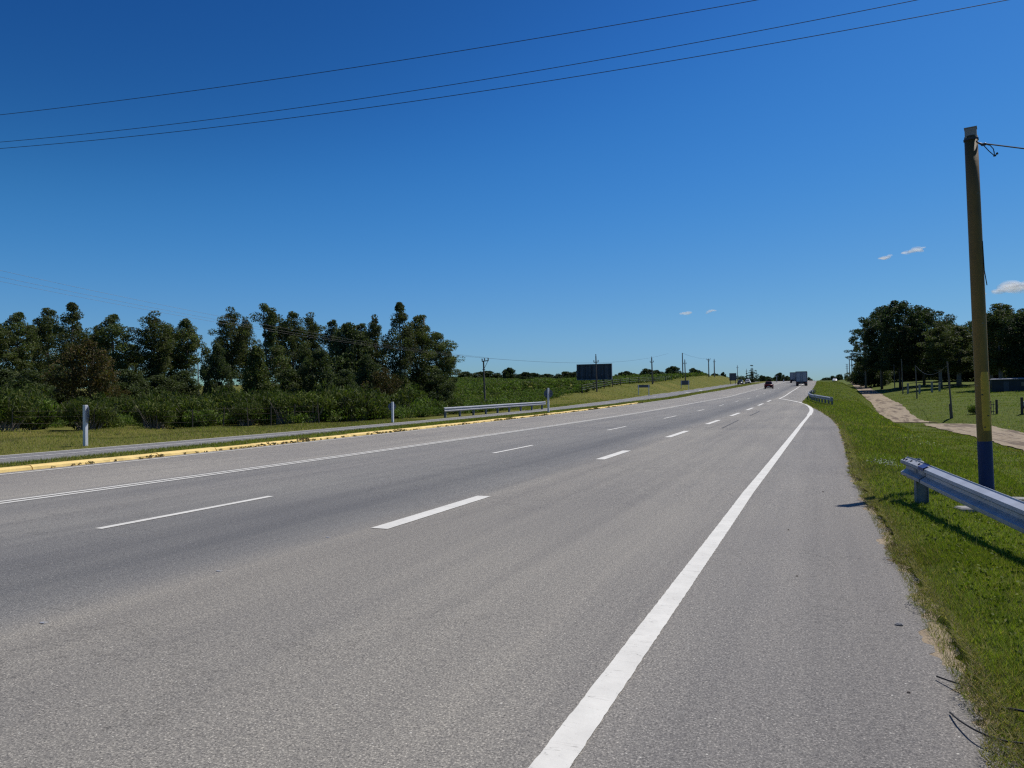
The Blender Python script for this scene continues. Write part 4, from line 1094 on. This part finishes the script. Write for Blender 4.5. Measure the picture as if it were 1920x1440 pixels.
# wires of the left line
def span(a, b, sag, lab, r=.012): wire('overhead_wire', lab, [a, sag, b], r, group='thin wires of the left pole line')
A_ = (-38.5, 87.1, H(-38.3, 87.1)+6.4); O_ = (-58, 26, 12.2)
for q, w_ in ((-.25, 'left'), (.22, 'middle'), (.88, 'right')):
    span((A_[0]+q*.9, A_[1]-q*.4, A_[2]), (O_[0]+q*2.2, O_[1]-q, O_[2]+q*.4), 1.0, '%s thin wire passing before the left grove down to the braced pole' % w_, .008)
span((A_[0], A_[1], A_[2]), (-44, 245, H(-39.5, 245)+8), 1.6, 'thin wire from the braced pole over the billboard to the plain tall pole', .016)
span((-39.5, 245, H(-39.5, 245)+7.9), (-36.9, 284, H(-36.5, 284)+6.5), .4, 'short wire from the plain tall pole to the braced wide crossarm', .022)
span((16.1, 115.1, H(16.3, 115.1)+7.2), (19, 178.5, H(19, 178.5)+6.7), 1.6, 'sagging wire between the two nearest bare poles before the wood', .018)
# short concrete posts in the right field
for i, (x, y, h) in enumerate(((20.6, 211.9, 2.5), (25.0, 205.0, 2.4), (27.0, 208.4, 2.1), (22.6, 207, 2.2))):
    t = thing('concrete_post', '%s stubby pale concrete post in the shaded right field' % ('first second third fourth'.split()[[0, 2, 3, 1][i]]), 'post', (x, y, H(x, y)), 0, 'concrete posts in the right field')
    mb = MB(); mb.box((0, 0, h/2-.2), (.42, .42, h+.4), bev=.04); mb.build('shaft', M_POLECON, t)
    mb = MB(); mb.box((0, 0, h+.05), (.5, .5, .14), bev=.03); mb.build('cap', M_POLECON, t)
# wire fence along the left shrubs
fp = [(-37.3, 36.2), (-35.2, 35.0), (-33.6, 34.9), (-32.0, 35.2), (-31.3, 35.7), (-30.6, 36.0), (-29.9, 36.1), (-28.9, 36.2), (-27.7, 36.3)]
fl = [(-38.8, 27.4), (-36.9, 30.6), (-35.0, 33.2), (-33.4, 34.2), (-31.9, 35.0), (-30.6, 35.6), (-29.4, 36.1), (-28.2, 36.6), (-27.0, 37.4)]
t = thing('wire_fence', 'old wire fence with leaning wooden posts along the left shrubs', 'fence', (0, 0, 0))
for i, (x, y) in enumerate(fl):
    z = H(x, y); mb = MB(); mb.tube([(x, y, z-.2), (x+.12*math.sin(i*2.1), y, z+1.15)], [.032, .026], 7); mb.build('post', M_BARKD, t)
mb = MB()
for hgt in (.4, .75, 1.05): mb.tube([(x, y, H(x, y)+hgt) for x, y in fl], .006, 4)
mb.build('wire', M_BARKD, t)
t = thing('wire_fence', 'dark-posted wire fence along the top of the left lawn bank', 'fence', (0, 0, 0))
bl = [(-32.6, 110), (-33.0, 118), (-33.2, 125), (-33.8, 133), (-34.3, 141), (-34.4, 149), (-34.3, 157), (-34.2, 172), (-35.3, 184), (-36.0, 196), (-36.6, 208)]
for i, (x, y) in enumerate(bl):
    z = H(x, y); mb = MB(); mb.tube([(x, y, z-.2), (x+.06*math.sin(i*3.1), y, z+1.3)], [.09, .07], 7); mb.build('post', M_BARKD, t)
mb = MB()
for hgt in (.5, .85, 1.2): mb.tube([(x, y, H(x, y)+hgt) for x, y in bl], .012, 4)
mb.build('wire', M_STEELD, t)
# gate and posts in the right field
t = thing('field_gate', 'weathered picket gate hung on a dark square post, right of the striped pole', 'gate', (21.4, 116, H(21.4, 116)), R(-12))
for i in range(6):
    mb = MB(); mb.box((-1.45+i*.24, 0, .85), (.07, .05, 1.65)); mb.build('picket', M_POLEWOOD, t)
mb = MB(); mb.box((-.85, .06, .35), (1.5, .05, .09)); mb.box((-.85, .06, 1.3), (1.5, .05, .09)); mb.build('rail', M_POLEWOOD, t)
mb = MB(); mb.box((.12, 0, .85), (.28, .28, 2.1), bev=.02); mb.build('post', M_BARKD, t)
t = thing('meter_post', 'dark post with a white meter box at the right edge of the field', 'post', (24.0, 114.5, H(24, 114.5)), 0)
mb = MB(); mb.box((0, 0, .9), (.26, .26, 2.4), bev=.02); mb.build('post', M_BARKD, t)
mb = MB(); mb.box((.34, -.02, 1.25), (.34, .2, .62), bev=.03); mb.build('meter_box', M_PLATE, t)
mb = MB(); mb.tube([(.16, 0, 1.1), (.3, 0, .5), (.35, 0, -.2)], .09, 8); mb.build('conduit', M_BARKD, t)
# shed under the trees
sx_, sy_ = 37.5, 183; t = thing('shed', 'low dark shed with a bright roof edge under the right-hand trees', 'shed', (sx_, sy_, H(sx_, sy_)-.1), R(-18))
M_SHED = plain('shed_wall', (.03, .032, .038), .8, var=.25, scale=1.5)
mb = MB(); mb.box((0, 0, 1.25), (8, 4, 2.5)); mb.build('wall', M_SHED, t)
mb = MB(); mb.box((0, 0, 2.62), (8.6, 4.8, .1), tilt=((1, 0, 0), (0, .995, -.06), (0, .06, .995))); mb.build('roof', M_SHEDR, t)
mb = MB(); mb.box((-1.5, -2.02, 1.0), (.95, .06, 2.0)); mb.build('door', M_BOXF, t)
mb = MB(); mb.box((1.6, -2.02, 1.45), (1.1, .06, .8)); mb.build('window', M_GLASS, t)
# concrete slabs in the grass by the rail
for x, y, s, rz, lab in ((1.83, 11.9, (.24, .22, .08), .3, 'small flat concrete slab in the grass under the near guardrail'), (2.95, 14.1, (.34, .3, .08), -.2, 'flat concrete slab in the grass right of the striped pole')):
    mb = MB(); mb.box((0, 0, 0), s, rz, bev=.02); o = mb.build('concrete_slab', M_POLECON, loc=(x, y, H(x, y)+.03)); tag(o, lab, 'slab')

# cable scraps in the corner, stones and studs on the road
def cable(lab, pts, r=.0045):
    mb = MB(); P_ = []
    V_ = [Vector(p) for p in pts]
    for i in range(len(V_)-1):
        p0, p1, p2, p3 = V_[max(i-1, 0)], V_[i], V_[i+1], V_[min(i+2, len(V_)-1)]
        for t in np.linspace(0, 1, 7)[:-1]:
            P_.append(.5*((2*p1)+(p2-p0)*t+(2*p0-5*p1+4*p2-p3)*t*t+(3*p1-p0-3*p2+p3)*t**3))
    P_.append(V_[-1]); mb.tube(P_, r, 7); o = mb.build('cable', M_RUBBER, smooth=True); tag(o, lab, 'cable', 'cable scraps on the right shoulder')
cable('black cable arching off the asphalt into the grass in the near corner', [(.58, 4.36, .012), (.60, 4.22, .03), (.65, 4.06, .05), (.73, 3.98, .055), (.84, 3.96, .06), (1.0, 3.92, .05)])
cable('short straight black cable at the grass edge above the arching cable', [(.80, 4.40, .05), (.90, 4.36, .06), (1.05, 4.28, .06)], .006)
cable('thin twig-like cable at the asphalt edge, farthest of the scraps', [(.585, 4.86, .02), (.66, 4.74, .035), (.73, 4.66, .05)], .0045)
def stone(x, y, s, lab, mat=None, name='stone'):
    rs_ = np.random.RandomState(int(abs(x*100+y*37))); mb = MB(); V = []; F = []
    n1, n2 = 4, 7
    for i in range(n1+1):
        for k in range(n2):
            a = k*2*math.pi/n2; e = math.pi*i/n1; r = s*(.8+.4*rs_.rand())
            V.append((r*math.sin(e)*math.cos(a)*1.3, r*math.sin(e)*math.sin(a), r*math.cos(e)*.55))
    for i in range(n1):
        for k in range(n2): F.append([i*n2+k, (i+1)*n2+k, (i+1)*n2+(k+1) % n2, i*n2+(k+1) % n2])
    mb.add(V, F); o = mb.build(name, mat or M_POLECON, loc=(x, y, float(P(y))+s*.35)); tag(o, lab, 'stone', 'loose stones on the shoulder')
stone(.49, 5.91, .022, 'largest loose stone on the asphalt shoulder beside the straw-coloured edge')
stone(.42, 4.6, .008, 'tiny dark chip on the shoulder near the cables', M_BARKD)
stone(-.2, 7.2, .009, 'tiny dark pebble mid-shoulder level with the straw edge', M_BARKD)
stone(-.35, 9.6, .01, 'tiny dark pebble right beside the broad white edge line', M_BARKD)
stone(.05, 13.4, .013, 'dark pebble on the shoulder beyond the pole shadow', M_BARKD)
def stud(x, y, lab):
    z = float(P(y)); t = thing('road_stud', lab, 'road stud', (x, y, z+.002), 0, 'reflective road studs')
    mb = MB(); V = [(-.03, -.02, 0), (.03, -.02, 0), (.03, .02, 0), (-.03, .02, 0), (-.022, -.012, .007), (.022, -.012, .007), (.022, .012, .007), (-.022, .012, .007)]
    mb.add(V, [[4, 5, 6, 7], [0, 1, 5, 4], [1, 2, 6, 5], [2, 3, 7, 6], [3, 0, 4, 7]]); mb.build('body', M_POLECON, t)
    mb = MB(); mb.add([(-.022, -.019, .003), (.022, -.019, .003), (.018, -.0135, .008), (-.018, -.0135, .008)], [[0, 1, 2, 3]]); mb.build('reflector', M_PLATE, t)
for x, y, l in ((-5.3, 7.5, 'road stud between the near dashes of the right lane line, nearer the near long dash'), (-5.25, 5.7, 'road stud short of the first right-hand dash'), (-5.26, 3.95, 'road stud lowest left, near the bottom of the view'), (-9.1, 26.4, 'road stud beyond the second thin left dash'), (-5.1, 26.7, 'road stud before the third broad dash of the right lane line'),
                (-4.85, 55.7, 'small far road stud beyond the tar streaks'), (-.72, 26.3, 'road stud at the right side of the broad edge line')): stud(x, y, l)

# ---------------------------------------------------------------- vehicles
def lathe_wheel(parent, x, y, r, w, rim=True):
    mb = MB(); mb.tube([(x-w/2, y, r), (x-w/2+.02, y, r), (x+w/2-.02, y, r), (x+w/2, y, r)], [r*.9, r, r, r*.9], 20); o = mb.build('wheel', M_RUBBER, parent)
    if rim:
        s = 1 if x > 0 else -1
        mb = MB(); mb.disc((x+s*(w/2+.004), y, r), r*.62, .02, (1, 0, 0), 18); mb.build('rim', M_STEEL, o)
    return o
def make_car(label, loc, rz, paint, hatch=True, L=4.1, Wd=1.74, Hh=1.47):
    t = thing('car', label, 'car', loc, rz)
    # stations from rear (-y) to front: y, z low, z belt, half width low, half width belt
    S = [(-.5, .42, .78, .78, .74), (-.485, .25, .93, .90, .86), (-.44, .22, .98, .98, .93), (-.30, .22, .96, 1, .965), (0, .2, .93, 1, .97), (.25, .2, .90, 1, .96), (.40, .22, .82, .97, .90), (.475, .26, .70, .88, .80), (.5, .38, .58, .74, .70)]
    V = []; F = []
    for y, zl, zb, wl, wb in S:
        a, b = wl*Wd/2, wb*Wd/2; y *= L; zm = (zl+zb)/2
        V += [(-a*.9, y, zl), (-a, y, zl+.10), (-a*1.01, y, zm), (-b, y, zb-.06), (-b*.93, y, zb), (b*.93, y, zb), (b, y, zb-.06), (a*1.01, y, zm), (a, y, zl+.10), (a*.9, y, zl)]
    m = len(S)
    for i in range(m-1):
        for k in range(10): F.append([i*10+k, i*10+(k+1) % 10, (i+1)*10+(k+1) % 10, (i+1)*10+k])
    F.append(list(range(10))); F.append([(m-1)*10+k for k in range(9, -1, -1)])
    mb = MB(); mb.add(V, F); body = mb.build('body', paint, t, True)
    # greenhouse
    G = [(-.455 if hatch else -.36, .95, .80), (-.37 if hatch else -.27, Hh-.07, .66), (-.30, Hh, .64), (-.02, Hh+.005, .64), (.08, Hh-.06, .65), (.27, .92, .78)]
    V = []; F = []
    for y, z, wq in G:
        V += [(-.80*Wd/2, y*L, .90), (-wq*Wd/2*1.08, y*L, max(z-.10, .9)), (-wq*Wd/2*.93, y*L, z), (wq*Wd/2*.93, y*L, z), (wq*Wd/2*1.08, y*L, max(z-.10, .9)), (.80*Wd/2, y*L, .90)]
    for i in range(len(G)-1):
        for k in range(5): F.append([i*6+k, i*6+k+1, (i+1)*6+k+1, (i+1)*6+k])
    F.append([0, 1, 2, 3, 4, 5]); F.append([(len(G)-1)*6+k for k in (5, 4, 3, 2, 1, 0)])
    mb = MB(); mb.add(V, F); cab_ = mb.build('cabin', paint, t)
    for s in (-1, 1):       # side windows, a little proud of the pillars
        q = lambda y, w_, z: (s*(w_*Wd/2+.012), y*L, z)
        for y0, y1, y2, y3 in ((-.36, -.08, -.09, -.28), (-.065, .2, .075, -.055)):
            mb = MB(); mb.add([q(y0, .79, 1.0), q(y1, .79, 1.0), q(y2, .70, Hh-.13), q(y3, .70, Hh-.13)], [[0, 1, 2, 3], [3, 2, 1, 0]][:1]); mb.build('side_window', M_GLASS, cab_)
    mb = MB(); mb.box((0, .175*L, Hh-.26), (Wd*.6, .02, .55), tilt=((1, 0, 0), (0, .55, -.83), (0, .83, .55))); mb.build('windscreen', M_GLASS, cab_)
    mb = MB(); mb.box((0, -.17*L, Hh+.012), (Wd*.6, L*.26, .04), bev=.018); mb.build('roof', paint, t)
    mb = MB(); mb.box((0, -.42*L, Hh-.33), (Wd*.60, .03, .36), tilt=((1, 0, 0), (0, .9, .44), (0, -.44, .9)))
    mb.build('rear_window', M_GLASS, t)
    for s in (-1, 1):
        mb = MB(); mb.box((s*(Wd/2+.06), .14*L, .98), (.17, .09, .13), bev=.03); mb.build('wing_mirror', M_BLACK, t)
        mb = MB(); mb.box((s*Wd*.41, -.487*L, .80), (.22, .07, .2), bev=.02); mb.build('tail_light', M_LAMP, t)
        mb = MB(); mb.box((s*Wd*.36, .47*L, .62), (.3, .12, .14), bev=.03); mb.build('headlight', M_STEEL, t)
        for yy in (-.33, .31): lathe_wheel(t, s*(Wd/2-.12), yy*L, .31, .21)
    mb = MB(); mb.box((0, -.497*L, .36), (Wd*.86, .08, .2), bev=.03); mb.build('bumper', paint if paint is not M_CARW else M_BLACK, t)
    mb = MB(); mb.box((0, -.511*L, .47), (.5, .015, .12)); mb.build('number_plate', M_PLATE, t)
    return t
make_car('dark red hatchback seen from behind, driving in the middle lane', (-10.45, 186, float(P(186))+.01), 0, M_RED, True, 4.2, 1.9, 1.62)
make_car('white car on the side road beside the layered pine', (-22.9, 283, H(-22.9, 283)+.09), 0, M_CARW, True, 4.1, 1.75, 1.6)
make_car('dark car just left of the white car on the side road', (-24.9, 276, H(-24.9, 276)+.09), R(180), M_CARD, True, 4.2, 1.8, 1.6)
make_car('small far car half hidden by the berm left of the dirt track', (6.2, 326, H(6.2, 326)-.1), R(180), M_CARW, True, 4.1, 1.7, 1.45)
def make_truck(label, loc, W_=2.6, Hb=3.05, z0=1.15, L=7.5, mirror=True):
    t = thing('box_truck', label, 'truck', loc, 0)
    mb = MB(); mb.box((0, L/2, z0+Hb/2), (W_, L, Hb), bev=.03); box = mb.build('cargo_box', M_BOX, t)
    mb = MB()
    for s in (-1, 1): mb.box((s*(W_/2-.05), -.02, z0+Hb/2), (.13, .1, Hb+.02), bev=.01)
    mb.box((0, -.025, z0+Hb-.04), (W_+.06, .14, .15), bev=.01); mb.box((0, -.03, z0+.04), (W_+.03, .13, .16), bev=.01); mb.build('door_frame', M_BOXF, box)
    for s in (-1, 1):
        mb = MB(); mb.box((s*W_*.238, -.03, z0+Hb/2+.02), (W_*.425, .05, Hb-.34), bev=.012); d = mb.build('rear_door', M_BOX, t)
        mb = MB(); mb.tube([(s*W_*.09, -.075, z0+.15), (s*W_*.09, -.075, z0+Hb-.2)], .022, 8); mb.box((s*W_*.12, -.075, z0+.55), (.26, .05, .11), bev=.01); mb.build('latch', M_BLACK, d)
        mb = MB(); mb.box((s*W_*.40, -.02, z0-.2), (.34, .08, .14), bev=.02); mb.build('tail_light', M_LAMP, t)
        mb = MB(); mb.box((s*W_*.34, .55, .55), (.6, .03, .6)); mb.build('mud_flap', M_RUBBER, t)
        for yy in (1.6, 2.75): lathe_wheel(t, s*(W_/2-.30), yy, .5, .56)
        lathe_wheel(t, s*(W_/2-.2), L+.9, .5, .3)
        if mirror:
            mb = MB(); mb.tube([(s*W_/2*.9, L+1.3, 2.2), (s*(W_/2+.22), L+1.25, 2.45)], .025, 6); mb.box((s*(W_/2+.26), L+1.2, 2.35), (.16, .1, .55), bev=.02); mb.build('wing_mirror', M_BLACK, t)
    mb = MB(); mb.box((0, L/2+.5, .93), (1.0, L+1.6, .28), bev=.02); mb.build('chassis', M_BOXF, t)
    mb = MB(); mb.box((0, .12, .62), (W_*.86, .12, .16), bev=.02); mb.box((0, .3, .8), (.5, .1, .3)); mb.build('bumper', M_BOXF, t)
    mb = MB(); mb.box((0, .045, .70), (.5, .02, .14)); mb.build('number_plate', M_PLATE, t)
    mb = MB(); mb.box((0, L+1.15, 1.75), (W_-.2, 1.9, 2.2), bev=.12); cab = mb.build('cab', M_CARD, t)
    mb = MB(); mb.box((0, L+2.105, 2.15), (W_-.5, .03, .8), bev=.01); mb.build('windscreen', M_GLASS, cab)
    return t
make_truck('grey box truck with two rear doors, rightmost and nearer of two on the crest', (-4.1, 222, float(P(222))+.01), 2.9, 2.85, 1.05)
make_truck('second grey box truck farther ahead, half hidden left of the nearer one', (-8.1, 300, float(P(300))+.01), 2.8, 2.75, 1.1)

# small roadside marker and far sign by the crest
t = thing('road_sign', 'small far signboard on a single post left of the trucks', 'road sign', (-15.5, 330, H(-15.5, 330)))
mb = MB(); mb.tube([(0, 0, -.3), (0, 0, 2.6)], .12, 8); mb.build('post', M_STEEL, t)
mb = MB(); mb.box((0, 0, 2.7), (1.3, .08, .5)); mb.build('panel', M_BOARD, t)
t = thing('marker_post', 'small white marker post beside the road just left of the trucks', 'post', (-13.6, 350, H(-13.6, 350)))
mb = MB(); mb.box((0, 0, .5), (.3, .2, 1.5), bev=.03); mb.build('post', M_POSTW, t)
mb = MB(); mb.box((0, -.105, 1.0), (.3, .01, .2)); mb.build('reflector', M_BOXF, t)

# ---------------------------------------------------------------- clouds: lumpy white wisps far away
def mat_cloud():
    m = bpy.data.materials.new('cloud'); m.use_nodes = True; nt = m.node_tree
    for n in list(nt.nodes): nt.nodes.remove(n)
    out = nt.nodes.new('ShaderNodeOutputMaterial'); v = nt.nodes.new('ShaderNodeVolumePrincipled')
    n1 = noise(nt, .011, 6, .62, objvec(nt)); lw = ramp(nt, n1.outputs['Fac'], [(.44, (0, 0, 0)), (.72, (1, 1, 1))])
    nt.links.new(math_(nt, 'MULTIPLY', lw.outputs[0], .035), v.inputs['Density'])
    v.inputs['Color'].default_value = (1, 1, 1, 1); v.inputs['Anisotropy'].default_value = .3
    nt.links.new(v.outputs[0], out.inputs['Volume']); return m
def mat_cloud2():
    m, nt, b = newmat('cloud_wisp')
    b.inputs['Base Color'].default_value = (1, 1, 1, 1); b.inputs['Roughness'].default_value = 1; b.inputs['Specular IOR Level'].default_value = 0
    out = nt.nodes['Material Output']
    tr = nt.nodes.new('ShaderNodeBsdfTransparent'); tl = nt.nodes.new('ShaderNodeBsdfTranslucent'); tl.inputs['Color'].default_value = (1, 1, 1, 1)
    m1 = nt.nodes.new('ShaderNodeMixShader'); m1.inputs[0].default_value = .5
    nt.links.new(b.outputs[0], m1.inputs[1]); nt.links.new(tl.outputs[0], m1.inputs[2])
    n1 = noise(nt, .006, 4, .55, objvec(nt)); lw = nt.nodes.new('ShaderNodeLayerWeight'); lw.inputs['Blend'].default_value = .35
    f = math_(nt, 'MULTIPLY', math_(nt, 'SUBTRACT', 1.0, lw.outputs['Facing']), ramp(nt, n1.outputs['Fac'], [(.35, (.35, .35, .35)), (.65, (1, 1, 1))]).outputs[0])
    f = math_(nt, 'MULTIPLY', f, CLOUD_A, True)
    m2 = nt.nodes.new('ShaderNodeMixShader'); nt.links.new(f, m2.inputs[0]); nt.links.new(tr.outputs[0], m2.inputs[1]); nt.links.new(m1.outputs[0], m2.inputs[2])
    nt.links.new(m2.outputs[0], out.inputs['Surface']); return m
CLOUD_A = .45
M_CLOUD = mat_cloud2()
def ico(c, r):
    V = []; F = []; n1, n2 = 12, 20
    for i in range(n1+1):
        for k in range(n2):
            a = k*2*math.pi/n2; e = math.pi*i/n1
            V.append((c[0]+r[0]*math.sin(e)*math.cos(a), c[1]+r[1]*math.sin(e)*math.sin(a), c[2]+r[2]*math.cos(e)))
    for i in range(n1):
        for k in range(n2): F.append([i*n2+k, i*n2+(k+1) % n2, (i+1)*n2+(k+1) % n2, (i+1)*n2+k])
    return V, F
def cloud(label, u, v, w, h, n, seed, alpha_n=1):
    dist = 5200.0
    x = (u-960)/1440.0; y = -(v-720)/1440.0
    c = (Vector(ax)*x+Vector(ay)*y-Vector(az))*dist+Vector((0, 0, 1.6))
    rs_ = np.random.RandomState(seed); mb = MB(); Wm = w/1440*dist; Hm = h/1440*dist
    for i in range(n):
        t = (i+.5)/n-.5; p = (t*Wm*.9, rs_.normal()*Wm*.1, rs_.normal()*Hm*.14+(.5-abs(t))*Hm*.2+t*Hm*.5)
        r = Hm*(.22+.25*rs_.rand())*(1.15-abs(t)*1.2); V, F = ico(p, (r*2.0, r*1.6, r*.8)); mb.add(V, F)
    o = mb.build('cloud', M_CLOUD, smooth=True, loc=c); o.rotation_euler = (0, 0, YAW); tag(o, label, 'cloud', 'small white clouds low in the sky')
    o['kind'] = 'structure'
cloud('broad bright cloud low at the right edge, right of the striped pole', 1905, 540, 120, 26, 16, 1)
cloud('small round cloud puff left of the wispy cloud, above the wood', 1660, 482, 24, 12, 6, 2)
cloud('wispy elongated cloud above the wood, right of the small puff', 1714, 471, 42, 13, 8, 3)
cloud('faint thin cloud wisp low over the trucks, left one', 1287, 587, 24, 8, 5, 4)
cloud('faint thin cloud wisp low over the trucks, right one', 1333, 585, 20, 8, 5, 5)
